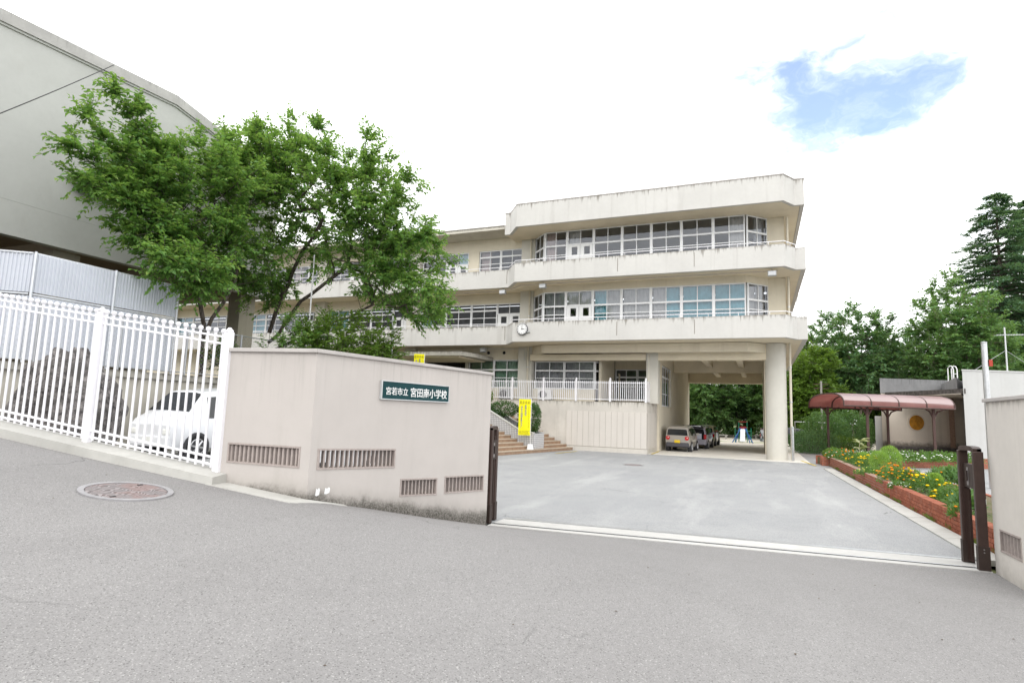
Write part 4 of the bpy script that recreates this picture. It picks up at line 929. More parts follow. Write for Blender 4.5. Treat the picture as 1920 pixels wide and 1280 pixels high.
MB().hexa([(-16.9, 28.46, 0.2), (-10.74, 28.46, 0.2), (-10.74, 29.54, 0.2), (-16.9, 29.54, 0.2), (-16.9, 28.46, 2.30), (-10.74, 28.46, 0.80), (-10.74, 29.54, 0.80), (-16.9, 29.54, 2.30)]).obj('earth', M_soil, pw_)
cpk = MB()
for y in (28.24, 29.52): 
    for (xa, za), (xb, zb2) in (((-17, 2.42), (-13.9, 2.42)), ((-13.9, 2.42), (-11.35, 1.05)), ((-11.35, 1.05), (-10.6, 0.95))):
        cpk.hexa([(xa, y, za+0.003), (xb, y, zb2+0.003), (xb, y+0.24, zb2+0.003), (xa, y+0.24, za+0.003), (xa, y, za+0.05), (xb, y, zb2+0.05), (xb, y+0.24, zb2+0.05), (xa, y+0.24, za+0.05)])
cpk.obj('coping', painted('planter_coping', (0.62, 0.61, 0.58)), pw_)
# banners
M_ban = NT('yellow_banner_cloth'); M_ban = M_ban.out((0.86, 0.80, 0.015), 0.7, 0, 0.2)
M_banink = plain('banner_ink', (0.03, 0.04, 0.10), 0.7); M_banol = plain('banner_ochre_print', (0.42, 0.36, 0.02), 0.7); M_banw = plain('banner_white', (0.85, 0.85, 0.80), 0.7)
def banner(x, y, z0, label, w=0.60, h=1.80, base=True):
    ex = Vector((0.92, 0.39, 0)).normalized(); ey = Vector((0, 0, 1)); nz = ex.cross(ey)        # faces the gate
    o = thing('banner_flag', (x, y, z0), label, 'banner'); P = lambda a, q, f=0.0: Vector((x, y, z0)) + ex*a + ey*q + nz*f
    zb = 0.70; m = MB(); N, Mv = 8, 16
    wav = lambda a, q: 0.018*math.sin(a*7+q*2.3)*min(1, -a/0.3+0.05) if a < 0 else 0
    i0 = m.pts([P(-w*(1-i/N)-0.02, zb+h*j/Mv, wav(-w*(1-i/N), j/Mv*5)) for j in range(Mv+1) for i in range(N+1)])
    for j in range(Mv):
        for i in range(N): a = i0+j*(N+1)+i; m.f.append((a, a+1, a+N+2, a+N+1))
    m.obj('cloth', M_ban, o, smooth=True)
    f = MB(); f.tube([P(0.0, 0.03), P(0.0, zb+h+0.06)], 0.014, 6); f.tube([P(0.0, zb+h+0.03), P(-w-0.02, zb+h+0.03)], 0.009, 5); f.obj('pole', M_white, o)
    for q in (0.1, 0.45, 0.8): MB().box(*sum(([min(a, b_), max(a, b_)] for a, b_ in zip(P(-0.05, zb+h*q, 0.01), P(0.02, zb+h*q+0.03, 0.03))), [])).obj('loop', M_white, o)
    F_ = 0.026
    text_mesh('家庭や学校で', 0.095, M_banw, 'lettering', o, P(-0.275, zb+h*0.815, F_), ex, ey, bold=0.035, depth=0.001, vertical=True, lead=1.02)
    text_mesh('家庭や学校で', 0.095, M_banink, 'lettering', o, P(-0.275, zb+h*0.815, F_+0.004), ex, ey, bold=0.006, depth=0.001, vertical=True, lead=1.02)
    text_mesh('決めた時間を守ろう！', 0.110, M_banw, 'lettering', o, P(-0.475, zb+h*0.775, F_), ex, ey, bold=0.035, depth=0.001, vertical=True, lead=1.03)
    text_mesh('決めた時間を守ろう！', 0.110, M_banink, 'lettering', o, P(-0.475, zb+h*0.775, F_+0.004), ex, ey, bold=0.006, depth=0.001, vertical=True, lead=1.03)
    mk = MB(); rn = random.Random(5)
    def mark(a0, a1, q0, q1): mk.quad(P(a0, zb+h*q0, F_), P(a1, zb+h*q0, F_), P(a1, zb+h*q1, F_), P(a0, zb+h*q1, F_))
    for i in range(4):
        a = -0.575+0.135*i
        for (u0, u1, v0, v1) in ((0, .09, .0, .14), (0, .09, .38, .5), (0, .09, .86, 1), (0, .016, .0, 1), (.075, .09, .1, 1), (.036, .052, .0, 1)): mark(a+u0, a+u1, 0.875+0.075*v0, 0.875+0.075*v1)
    for i in range(20):
        q = 0.80-0.031*i; w_ = rn.uniform(0.018, 0.034); mark(-0.135, -0.135+w_, q, q+rn.uniform(0.012, 0.02))
    for j in range(3):
        a = -0.58
        while a < -0.10: w_ = rn.uniform(0.02, 0.06); mark(a, a+w_, 0.03+0.04*j, 0.05+0.04*j); a += w_+rn.uniform(0.012, 0.03)
    mk.obj('print', M_banol, o, kind='stuff')
    if base: MB().hexa([P(-0.17, 0.0, 0.17), P(0.17, 0.0, 0.17), P(0.17, 0.0, -0.17), P(-0.17, 0.0, -0.17), P(-0.12, 0.26, 0.12), P(0.12, 0.26, 0.12), P(0.12, 0.26, -0.12), P(-0.12, 0.26, -0.12)]).obj('base', M_white, o, bev=0.02)
    return o
bx_, by_ = hd(1003, 29.0); banner(-10.63, 27.9, 0.166, 'tall yellow banner with Japanese writing standing before the round bush')
bp = ony(796, 676, 29.4); banner(float(bp[0]), 29.4, 2.68, 'yellow banner half hidden behind the gate wall near the dark entrance', base=True)
# terrace clutter: air conditioner outdoor units
for i, (u, v, lb) in enumerate(((948, 735, 'grey air conditioner unit on the terrace below the green windows'), (1022, 738, 'pale outdoor unit behind the terrace railing beside the pier'))):
    p = ony(u, v, 33.6); o = thing('outdoor_unit', (p[0], 33.6, 2.75), lb, 'air conditioner', 'outdoor units on the terrace')
    MB().box(p[0]-0.42, p[0]+0.42, 33.45, 33.8, 2.80, 3.45).obj('casing', M_white if i else M_grey, o, bev=0.02)
    MB().disc((p[0]-0.1, 33.44, 3.12), (0, 1, 0), 0.24, 0.03, 20).obj('fan_grille', M_gap, o)
    for x in (-0.3, 0.3): MB().box(p[0]+x-0.05, p[0]+x+0.05, 33.47, 33.78, 2.745, 2.80).obj('foot', M_black, o)

# ================================================================== garden on the right: kerb, brick bed
KD = Vector((-0.0275, 0.9996, 0))
K0 = Vector((3.06, 11.2, 0))
kb = MB(); kb = thing('garden_kerb', (K0.x, K0.y, 0), 'pale concrete kerb slabs along the foot of the brick flower bed', 'kerb')
rk = random.Random(3)
for i in range(30):
    a = K0+KD*(0.6*i+0.006); c = K0+KD*(0.6*i+0.594); n = Vector((0.9996, 0.0275, 0)); dz = rk.uniform(-0.004, 0.004); w = 0.34
    h0, h1 = 0.03+dz, 0.055+dz
    q = [a, c, c+n*w, a+n*w]; q = [a, a+n*w, c+n*w, c]
    MB().hexa([(p.x, p.y, -0.05) for p in q]+[(p.x, p.y, h) for p, h in zip(q, (h0, h1, h1, h0))]).obj('slab', M_conc2, kb, bev=0.008)
t = NT('red_brick'); rnd = t.n('ShaderNodeObjectInfo').outputs['Random']
k = t.mix(rnd, (0.26, 0.082, 0.048), (0.37, 0.125, 0.072)); k = t.mix(t.math('MULTIPLY', t.mr(t.noise(4.0, 6, 0.7), 0.5, 0.75), 0.45), k, (0.42, 0.26, 0.20)); k = t.mix(t.math('MULTIPLY', t.mr(t.noise(30, 4), 0.5, 0.8), 0.4), k, (0.15, 0.05, 0.035))
M_brick = t.out(k, 0.85, 0, 0.2, normal=t.bump(t.noise(70, 4), 0.4, 0.006))
M_mort = plain('brick_mortar', (0.14, 0.10, 0.085), 0.95)
t = NT('red_brick_coursed'); X = t.xyz()
br = t.n('ShaderNodeTexBrick', {'Vector': t.n('ShaderNodeCombineXYZ', {0: t.math('ADD', X[0], X[1]), 1: X[2], 2: 0.0}).outputs[0], 'Color1': (0.27, 0.085, 0.05, 1), 'Color2': (0.36, 0.12, 0.07, 1), 'Mortar': (0.30, 0.20, 0.16, 1), 'Scale': 1.0, 'Mortar Size': 0.008, 'Brick Width': 0.22, 'Row Height': 0.082}).outputs[0]
M_brickc = t.out(br, 0.85, 0, 0.2)
BD = Vector((-0.0215, 0.9998, 0)); BN = Vector((0.9998, 0.0215, 0)); B0 = Vector((3.44, 11.15, 0)); BL = 20.2
bw = thing('brick_flower_bed', (B0.x, B0.y, 0), 'long low red brick wall of the flower bed beside the yard', 'flower bed')
def bp_(s, o_, z): p = B0+BD*s+BN*o_; return (p.x, p.y, z)
def brick(s0, s1, z0, z1, o0, o1, b): return b.hexa([bp_(s0, o0, z0), bp_(s0, o1, z0), bp_(s1, o1, z0), bp_(s1, o0, z0), bp_(s0, o0, z1), bp_(s0, o1, z1), bp_(s1, o1, z1), bp_(s1, o0, z1)])
brick(0.0, BL, -0.03, 0.335, 0.020, 0.10, MB()).obj('mortar', M_mort, bw)
far = MB(); rb = random.Random(8); nb = 0
SPLIT = 8.6
for c_ in range(4):
    s = -0.11*(c_ % 2); z0 = 0.012+0.082*c_
    while s < BL-0.05:
        a, e = max(0, s)+0.005, min(BL, s+0.215)-0.005; o_ = rb.uniform(-0.003, 0.003)
        if e-a > 0.03:
            if s < SPLIT: brick(a, e, z0+0.005, z0+0.077, o_, 0.11, MB()).obj('brick', M_brick, bw); nb += 1
            else: brick(a, e, z0+0.005, z0+0.077, o_, 0.11, far)
        s += 0.22
s = 0.0
while s < BL:
    a, e = s+0.004, min(BL, s+0.111)
    if s < SPLIT: brick(a, e, 0.342, 0.415+rb.uniform(-.003, .003), -0.006+rb.uniform(-.003, .003), 0.20, MB()).obj('cap_brick', M_brick, bw)
    else: brick(a, e, 0.342, 0.415, -0.006, 0.20, far)
    s += 0.115
far.obj('far_bricks', M_brickc, bw, kind='stuff')
MB().hexa([bp_(0, 0.21, -0.03), bp_(0, 1.9, -0.03), bp_(BL, 1.9, -0.03), bp_(BL, 0.21, -0.03), bp_(0, 0.21, 0.33), bp_(0, 1.9, 0.33), bp_(BL, 1.9, 0.33), bp_(BL, 0.21, 0.33)]).obj('earth', M_soil, bw)
brick(0.0, BL, -0.02, 0.36, 1.905, 2.02, MB()).obj('back_edge', M_brickc, bw)
# the end return and the bed at the back of the small court
eb = thing('brick_planter', (2.95, 31.6, 0), 'short red brick planter end at the far corner of the flower bed', 'planter')
MB().box(2.70, 2.98, 31.45, 33.0, -0.02, 0.40).obj('wall', M_brickc, eb); MB().box(2.985, 3.9, 31.40, 31.52, -0.02, 0.39).obj('wall', M_brickc, eb); MB().box(2.985, 3.9, 31.53, 33.0, 0.0, 0.34).obj('earth', M_soil, eb)
pa, pb = onz(1682, 876), onz(1860, 879)
pa, pb = Vector((pa[0], pa[1], 0)), Vector((pb[0], pb[1], 0)); dB = (pb-pa).normalized(); nB = Vector((-dB.y, dB.x, 0))
p0 = pa-dB*3.2; p1 = pb+dB*3
bb = thing('brick_flower_bed', (pa.x, pa.y, 0), 'dark red brick bed in front of the canopy shelter', 'flower bed')
def hb(o0, o1, z0, z1): return MB().hexa([(*(p0+nB*o0).xy, z0), (*(p1+nB*o0).xy, z0), (*(p1+nB*o1).xy, z0), (*(p0+nB*o1).xy, z0), (*(p0+nB*o0).xy, z1), (*(p1+nB*o0).xy, z1), (*(p1+nB*o1).xy, z1), (*(p0+nB*o1).xy, z1)])
hb(0, 0.12, -0.02, 0.40).obj('wall', M_brickc, bb); hb(0.121, 1.4, -0.02, 0.33).obj('earth', M_soil, bb); hb(1.401, 1.52, -0.02, 0.40).obj('wall', M_brickc, bb)

# ------------------------------------------------------------------ canopy shelter (turned like the outbuilding)
RX = Vector((0.92, 0.39, 0)).normalized(); RY = Vector((-RX.y, RX.x, 0))
SZ = math.atan2(RX.y, RX.x)
t = NT('red_brown_polycarbonate')
fr = t.n('ShaderNodeFresnel', {'IOR': 1.45}).outputs[0]
kc = t.mix(t.mr(t.noise(0.8, 5, 0.65), 0.35, 0.7), (0.24, 0.075, 0.065), (0.34, 0.13, 0.11))
df = t.n('ShaderNodeBsdfDiffuse', {'Color': kc}).outputs[0]; tl = t.n('ShaderNodeBsdfTranslucent', {'Color': kc}).outputs[0]; gl = t.n('ShaderNodeBsdfGlossy', {'Roughness': 0.35, 'Color': (0.9, 0.85, 0.85, 1)}).outputs[0]
m1 = t.n('ShaderNodeMixShader', {0: 0.55, 1: df, 2: tl}).outputs[0]; m2 = t.n('ShaderNodeMixShader', {0: t.math('ADD', t.math('MULTIPLY', fr, 0.30), 0.02), 1: m1, 2: gl}).outputs[0]
t.t.links.new(m2, t.n('ShaderNodeOutputMaterial').inputs[0]); M_poly = t.m
M_cpost = plain('shelter_brown_steel', (0.085, 0.048, 0.042), 0.5, 0.2, 0.4, 0.12)
DN = 32.0
def cpt(u, d): return Vector((*hd(u, d), 0))
NL, NR, FLp, FRp = cpt(1583, DN), cpt(1791, DN), cpt(1517, DN*1.20), cpt(1704, DN*1.20)
FRp = NR+(FLp-NL)
cs = thing('canopy_shelter', (*(NL+(FRp-NL)*0.5).xy, 0), 'red brown barrel roofed canopy on four brown posts in the garden', 'shelter')
zE, rise = zat(1583, 760, DN), 0.80
def arch(f): 
    th_ = math.pi*(1-f); return (0.5+0.5*math.copysign(abs(math.cos(th_))**0.8, math.cos(th_))), abs(math.sin(th_))**0.62
ax, wd = NR-NL, FLp-NL
def rpt(l, f, dz=0.0): a, h = arch(f); p = NL+ax*l+wd*a; return (p.x, p.y, zE+rise*h+dz)
NP = 4
for i in range(NP):
    m = MB(); N = 18; l0, l1 = i/NP+0.003, (i+1)/NP-0.003
    i0 = m.pts([rpt(l, f/N) for l in (l0, l1) for f in range(N+1)])
    for k in range(N): m.f.append((i0+k, i0+k+1, i0+N+2+k, i0+N+1+k))
    m.obj('roof_panel', M_poly, cs, smooth=True)
for i in range(NP+1): MB().tube([rpt(i/NP, f/18, -0.03) for f in range(19)], 0.045, 6).obj('rib', M_cpost, cs)
for f in (0.0, 1.0): MB().tube([rpt(-0.005, f, 0), rpt(1.005, f, 0)], 0.05, 6).obj('eave_rail', M_cpost, cs)
for (u, d) in ((1552, DN*1.17), (1626, DN+0.6), (1664, DN*1.17), (1750, DN+0.6)):
    q = cpt(u, d); MB().box(q.x-0.07, q.x+0.07, q.y-0.07, q.y+0.07, -0.005, zE+0.05).obj('post', M_cpost, cs, bev=0.02)
    MB().tube([(q.x, q.y, zE-0.55), (q.x+RX.x*0.25, q.y+RX.y*0.25, zE-0.15), (q.x+RX.x*0.75, q.y+RX.y*0.75, zE+0.03)], 0.045, 6).obj('brace', M_cpost, cs)
    MB().tube([(q.x, q.y, zE-0.55), (q.x-RX.x*0.2, q.y-RX.y*0.2, zE-0.15), (q.x-RX.x*0.5, q.y-RX.y*0.5, zE+0.03)], 0.045, 6).obj('brace', M_cpost, cs)

# ------------------------------------------------------------------ outbuilding with the round window
M_og = painted('outbuilding_grey_concrete', (0.29, 0.29, 0.295), (0.11, 0.11, 0.11), ztop=5.3, reach=1.2, amt=0.5, cloud=0.25, fine=0.5)
M_ow = painted('outbuilding_white', (0.53, 0.53, 0.52), (0.35, 0.33, 0.30), cloud=0.06)
M_oc = painted('outbuilding_cream', (0.74, 0.67, 0.575), (0.10, 0.085, 0.07), zbot=0.62, amt=0.8, cloud=0.10)
M_obk = plain('wet_concrete_edge', (0.11, 0.10, 0.095), 0.9, 0, 0.2, 0.4, 6)
DB = 41.0
ob = thing('outbuilding', (*hd(1730, DB), 0), 'low flat roofed outbuilding with grey parapet and round amber window', 'building')
def obox(u0, u1, d0, d1, z0, z1, nm, m):
    a, c = Vector((*hd(u0, d0), 0)), Vector((*hd(u1, d0), 0)); e, f = Vector((*hd(u1, d1), 0)), Vector((*hd(u0+0.4*(d1-d0), d1), 0))
    return MB().hexa([(a.x, a.y, z0), (c.x, c.y, z0), (e.x, e.y, z0), (f.x, f.y, z0), (a.x, a.y, z1), (c.x, c.y, z1), (e.x, e.y, z1), (f.x, f.y, z1)]).obj(nm, m, ob)
zp = zat(1652, 708, DB); zs_ = zat(1662, 737, DB)
obox(1652, 1816, DB, DB+7, zs_+0.02, zp, 'parapet', M_og)
obox(1653, 1816, DB+0.05, DB+7, 0, zs_+0.015, 'wall', M_oc)
a1, a2 = Vector((*hd(1661, DB-0.05), 0)), Vector((*hd(1813, 33.9), 0)); a3 = Vector((*hd(1813, DB-0.05), 0))
MB().prism([a1.xy, a2.xy, a3.xy], zs_-0.22, zs_+0.06).obj('porch_slab', M_obk, ob)
MB().prism([(a1+RX*0.25).xy, (a2+RY*0.25-RX*0.1).xy, a3.xy], zs_-0.26, zs_-0.221).obj('porch_soffit', M_oc, ob)
b1 = Vector((*hd(1768, DB-0.3), 0)); MB().prism([b1.xy, (a2+RY*0.5-RX*0.1).xy, a3.xy], zs_+0.061, zs_+0.75).obj('porch_upstand', M_og, ob)
# porch panel wall with the round window, standing a little forward
pz0, pz1 = 0.55, zs_-0.3
wA, wB = 1666, 1813; DP = DB-1.2
obox(wA, wB, DP, DP+0.2, 0.35, zs_-0.27, 'porch_wall', M_oc)
obox(1779, 1789, DP-0.25, DP-0.02, 0.4, zs_-0.28, 'striped_pier', plain('pier_tile', (0.40, 0.27, 0.20), 0.7, 0, 0.3, 0.3, 18))
obox(wA, 1800, DP-0.6, DP-0.01, 0.48, 0.62, 'bench', M_obk); obox(wA+2, 1800, DP-0.45, DP-0.05, 0.0, 0.47, 'bench_base', M_oc)
c = Vector((*hd(1717, DP), 0)); zc = zat(1717, 792, DP)
wq = RY*-1
MB().disc((c.x+wq.x*0.01, c.y+wq.y*0.01, zc), tuple(RY), 0.60, 0.06, 36).obj('window_ring', plain('round_window_frame', (0.62, 0.56, 0.47), 0.6), ob, smooth=0.6)
MB().disc((c.x+wq.x*0.03, c.y+wq.y*0.03, zc), tuple(RY), 0.50, 0.06, 36).obj('amber_pane', plain('amber_glass', (0.42, 0.19, 0.02), 0.2, 0, 0.6, 0.3, 4), ob, smooth=0.6)
DW = 34.0; zw = zat(1809, 694, DW)
obox(1808.5, 2050, DW, DW+14, 0, zw, 'white_block', M_ow)
obox(1807.5, 2051, DW-0.04, DW+14.05, zw+0.001, zw+0.08, 'white_block_coping', M_ow)
obox(1640, 1656, DB+0.3, DB+0.5, 0, 2.6, 'low_wall', M_ow)
# roof ladder hoops, antennas, poles
lh = thing('roof_ladder', (*hd(1795, DB-1.5), zs_), 'pale hooped ladder rails above the outbuilding roof', 'ladder')
for u in (1792, 1799):
    q = Vector((*hd(u, DB-1.5), 0)); z0 = zs_+0.062; m = MB()
    m.tube([(q.x, q.y, z0), (q.x, q.y, z0+1.65), (q.x+RY.x*0.1, q.y+RY.y*0.1, z0+1.85), (q.x+RY.x*0.3, q.y+RY.y*0.3, z0+1.9), (q.x+RY.x*0.5, q.y+RY.y*0.5, z0+1.75), (q.x+RY.x*0.5, q.y+RY.y*0.5, z0)], 0.035, 6); m.obj('hoop', M_white, lh, smooth=0.8)
for i in range(4):
    a, c2 = Vector((*hd(1792, DB-1.5), 0)), Vector((*hd(1799, DB-1.5), 0)); MB().tube([(a.x, a.y, zs_+0.2+0.4*i), (c2.x, c2.y, zs_+0.2+0.4*i)], 0.02, 5).obj('rung', M_white, lh)
def pole(name, u, d, v0, v1, r, m, label, cat='pole', z0=None):
    x, y = hd(u, d); zb = zat(u, v1, d) if z0 is None else z0; o = thing(name, (x, y, zb), label, cat)
    MB().tube([(x, y, zb), (x, y, zat(u, v0, d))], [r, r*0.9], 10).obj('shaft', m, o, smooth=0.7)
    MB().lathe((x, y, zat(u, v0, d)), [(r*0.95, -0.02), (r, 0.03), (r*0.4, 0.05)], 10).obj('cap', m, o)
    return o, x, y
po_, x, y = pole('steel_pole', 1853, 20.0, 641, 0, 0.095, M_steel, 'short grey steel pole rising behind the right gate wall', z0=0.0)
MB().box(x+0.10, x+0.2, y-0.05, y+0.05, zat(1853, 680, 20)-0.1, zat(1853, 680, 20)+0.12).obj('insulator', plain('red_fitting', (0.4, 0.05, 0.03), 0.5), po_)
po_, x, y = pole('antenna_mast', 1894, 35.5, 612, 0, 0.045, M_steel, 'thin television antenna mast on the white block roof', 'antenna', z0=zw)
zA = zat(1894, 626, 35.5)
MB().tube([(x-RX.x*0.5, y-RX.y*0.5, zA), (x+RX.x*1.6, y+RX.y*1.6, zA+0.1)], 0.02, 6).obj('boom', M_steel, po_)
for i in range(12):
    f = -0.45+0.17*i; MB().tube([(x+RX.x*f-RY.x*0.25, y+RX.y*f-RY.y*0.25, zA+0.02+0.05*f), (x+RX.x*f+RY.x*0.25, y+RX.y*f+RY.y*0.25, zA+0.02+0.05*f)], 0.010, 4).obj('element', M_steel, po_)
for sg_ in (1, -1): MB().tube([(x, y, zat(1894, 655, 35.5)), (x+RX.x*2.2*sg_, y+RX.y*2.2*sg_, zw+0.08)], 0.009, 4).obj('guy_wire', M_steel, po_)
po_, x, y = pole('utility_pole', 1541, 48, 715, 0, 0.09, plain('pole_concrete', (0.30, 0.29, 0.27), 0.9), 'small concrete utility pole among the trees behind the canopy', z0=-0.01)
for dz in (0.2, 0.55): MB().bar((x-0.55, y, zat(1541, 715, 48)-dz), (x+0.55, y, zat(1541, 715, 48)-dz), 0.05, 0.05).obj('crossarm', M_cpost, po_)
a = Vector((x, y, zat(1541, 715, 48)-0.2)); e = Vector((*hd(1660, 46), zat(1660, 733, 46)))
MB().tube([a*(1-f)+e*f-Vector((0, 0, 0.3*math.sin(math.pi*f))) for f in np.linspace(0, 1, 9)], 0.015, 4).obj('wire', M_black, po_)
po_, x, y = pole('lamp_pole', 727, 21.0, 598, 0, 0.045, M_steel, 'slim grey pole in front of the school beside the small tree', z0=0.0)
MB().lathe((x, y, zat(727, 598, 21)), [(0.06, -0.04), (0.065, 0.05), (0.02, 0.07)], 10).obj('lamp_head', M_grey, po_)
pole('thin_white_pole', 567, 21.5, 470, 0, 0.03, M_wmetal, 'thin white pole rising among the leaves of the big tree', z0=0.0)
# tall lattice mast far away, right of the building
lm = thing('lattice_mast', (*hd(1501, 120), 0), 'distant thin lattice radio mast beside the building corner', 'mast')
x, y = hd(1501, 120); zt_ = zat(1500, 545, 120); m = MB()
for sx_ in (-1, 1):
    for sy_ in (-1, 1): m.tube([(x+0.9*sx_, y+0.9*sy_, 0), (x+0.15*sx_, y+0.15*sy_, zt_)], 0.06, 4)
m.obj('legs', M_grey, lm); m = MB()
for i in range(22):
    f0, f1 = i/22, (i+1)/22; w0, w1 = 0.9-0.75*f0, 0.9-0.75*f1
    m.tube([(x-w0, y-w0, zt_*f0), (x+w1, y-w1, zt_*f1)], 0.035, 3); m.tube([(x+w0, y-w0, zt_*f0), (x-w1, y-w1, zt_*f1)], 0.035, 3)
m.obj('bracing', M_grey, lm)
# chain fence and gate piece behind the shrubs
gf = thing('garden_side_fence', (*hd(1600, 44), 0), 'low grey pipe fence behind the climbing hedge', 'fence')
a, e = Vector((*hd(1490, 46), 0)), Vector((*hd(1625, 44), 0))
for f in np.linspace(0, 1, 6):
    q = a*(1-f)+e*f; MB().tube([(q.x, q.y, -0.01), (q.x, q.y, 2.05)], 0.035, 6).obj('post', M_steel, gf)
for z in (0.3, 2.0): MB().tube([(a.x, a.y, z), (e.x, e.y, z)], 0.03, 6).obj('rail', M_steel, gf)

# ------------------------------------------------------------------ playground in the field
pf = onz(1393, 829); px_, py_ = float(pf[0]), float(pf[1])
pg = thing('jungle_gym', (px_, py_, 0), 'blue and green pipe climbing frame with slide in the playing field', 'climbing frame')
cB, cG, cR = plain('play_blue', (0.03, 0.14, 0.42), 0.4), plain('play_green', (0.03, 0.26, 0.16), 0.4), plain('play_red', (0.42, 0.05, 0.06), 0.4)
for s in (-1, 1):
    for k in range(2):
        o_ = 0.12*k
        MB().tube([(px_+s*(0.85-o_*2.2), py_-0.9+o_, 0.0), (px_+s*(0.15+o_), py_, 1.25)], 0.045, 6).obj('slanted_pole', cB, pg)
    MB().tube([(px_+s*0.68, py_+0.9, -0.01), (px_+s*0.68, py_+0.9, 1.3)], 0.04, 6).obj('upright', cG, pg)
    MB().tube([(px_+s*0.35, py_+0.7, -0.01), (px_+s*0.35, py_+0.7, 1.85)], 0.04, 6).obj('upright', cG, pg)
for z in (0.3, 0.65, 1.0): MB().tube([(px_-0.7, py_+0.9, z), (px_+0.7, py_+0.9, z)], 0.03, 6).obj('rung', cG, pg)
for z in (1.3, 1.83): MB().tube([(px_-0.4, py_+0.7, z), (px_+0.4, py_+0.7, z)], 0.035, 6).obj('top_bar', cR, pg)
MB().box(px_-0.25, px_+0.25, py_-0.02, py_+0.72, 1.2, 1.4).obj('platform', cR, pg)
MB().hexa([(px_-0.2, py_-1.3, 0.1), (px_+0.2, py_-1.3, 0.1), (px_+0.2, py_-0.03, 1.18), (px_-0.2, py_-0.03, 1.18), (px_-0.2, py_-1.3, 0.14), (px_+0.2, py_-1.3, 0.14), (px_+0.2, py_-0.03, 1.22), (px_-0.2, py_-0.03, 1.22)]).obj('slide', M_steel, pg)
for u, w_, lb in ((1346, 1.0, 'pale low bench under the trees left of the climbing frame'), (1425, 0.5, 'small pale bench under the trees right of the climbing frame')):
    p = onz(u, 822); o = thing('bench', (p[0], p[1], 0), lb, 'bench', 'benches in the playing field')
    MB().box(p[0]-w_, p[0]+w_, p[1]-0.2, p[1]+0.2, 0.36, 0.44).obj('seat', M_conc2, o)
    for s in (-0.8, 0.8): MB().box(p[0]+s*w_-0.1, p[0]+s*w_+0.1, p[1]-0.17, p[1]+0.17, -0.011, 0.358).obj('leg', M_conc2, o)
# yellow paint marks
M_yel = plain('yellow_road_paint', (0.55, 0.42, 0.08), 0.8, 0, 0.2, 0.35, 9)
b = MB()
for (p, q) in (((1222, 851.5), (1236, 846)), ((1502, 863.5), (1530, 873.5)), ((1042, 850.0), (1082, 846.0))):
    A_, B_ = onz(*p), onz(*q); d = Vector((B_[0]-A_[0], B_[1]-A_[1])).normalized(); n = Vector((-d.y, d.x))*0.06
    b.quad((A_[0]-n.x, A_[1]-n.y, 0.017), (B_[0]-n.x, B_[1]-n.y, 0.017), (B_[0]+n.x, B_[1]+n.y, 0.017), (A_[0]+n.x, A_[1]+n.y, 0.017))
b.obj('yellow_markings', M_yel, kind='structure')

# ================================================================== vegetation
M_bark = NT('bark_grey_brown'); t = M_bark; k = t.mix(t.mr(t.noise(1.0, 6, 0.7, t.vec((14, 14, 3))), 0.35, 0.7), (0.055, 0.045, 0.038), (0.17, 0.145, 0.125)); M_bark = t.out(k, 0.95, 0, 0.1, normal=t.bump(t.noise(1.0, 5, 0.7, t.vec((30, 30, 6))), 0.8, 0.03))
t = NT('bark_pale'); k = t.mix(t.mr(t.noise(1.0, 6, 0.7, t.vec((8, 8, 2))), 0.35, 0.7), (0.17, 0.14, 0.11), (0.34, 0.30, 0.25)); M_bark2 = t.out(k, 0.95, 0, 0.1)
L_cherry = leaf_mat('cherry_leaves', (0.095, 0.245, 0.060), (0.225, 0.42, 0.098), 0.54, tip=(0.32, 0.46, 0.12))
L_dark = leaf_mat('dark_evergreen_leaves', (0.070, 0.175, 0.075), (0.150, 0.290, 0.120), 0.42)
L_mid = leaf_mat('mid_green_leaves', (0.085, 0.205, 0.070), (0.175, 0.320, 0.110), 0.45)
L_light = leaf_mat('light_green_leaves', (0.085, 0.180, 0.025), (0.165, 0.285, 0.045), 0.45)
L_cedar = leaf_mat('cedar_needles', (0.062, 0.155, 0.092), (0.135, 0.250, 0.155), 0.3)
L_kochia = leaf_mat('kochia_green', (0.24, 0.42, 0.06), (0.36, 0.56, 0.12), 0.4)
L_box = leaf_mat('clipped_bush_leaves', (0.028, 0.090, 0.018), (0.070, 0.165, 0.035), 0.25)
L_mari = leaf_mat('marigold_leaves', (0.060, 0.160, 0.035), (0.140, 0.280, 0.060), 0.4)
L_grass = leaf_mat('grass_blades', (0.10, 0.19, 0.03), (0.22, 0.28, 0.07), 0.4)
def np_mesh(name, V, Fa, m, parent=None, smooth=False, **kw):
    V = np.asarray(V, np.float32); Fa = np.asarray(Fa, np.int32); me = bpy.data.meshes.new(name)
    if parent is not None: V = V - np.array(OFF[parent.name], np.float32)
    k = Fa.shape[1]; me.vertices.add(len(V)); me.vertices.foreach_set('co', V.ravel())
    me.loops.add(Fa.size); me.loops.foreach_set('vertex_index', Fa.ravel())
    me.polygons.add(len(Fa)); me.polygons.foreach_set('loop_start', np.arange(0, Fa.size, k, dtype=np.int32))
    try: me.polygons.foreach_set('loop_total', np.full(len(Fa), k, np.int32))
    except Exception: pass
    if smooth: me.polygons.foreach_set('use_smooth', np.ones(len(Fa), bool))
    me.update(calc_edges=True); me.validate(); me.materials.append(m)
    o = bpy.data.objects.new(name, me); col.objects.link(o)
    if parent is not None: o.parent = parent; OFF[o.name] = OFF[parent.name]
    return props(o, **kw)
def nrm(a): return a/np.maximum(1e-9, np.linalg.norm(a, axis=1, keepdims=True))
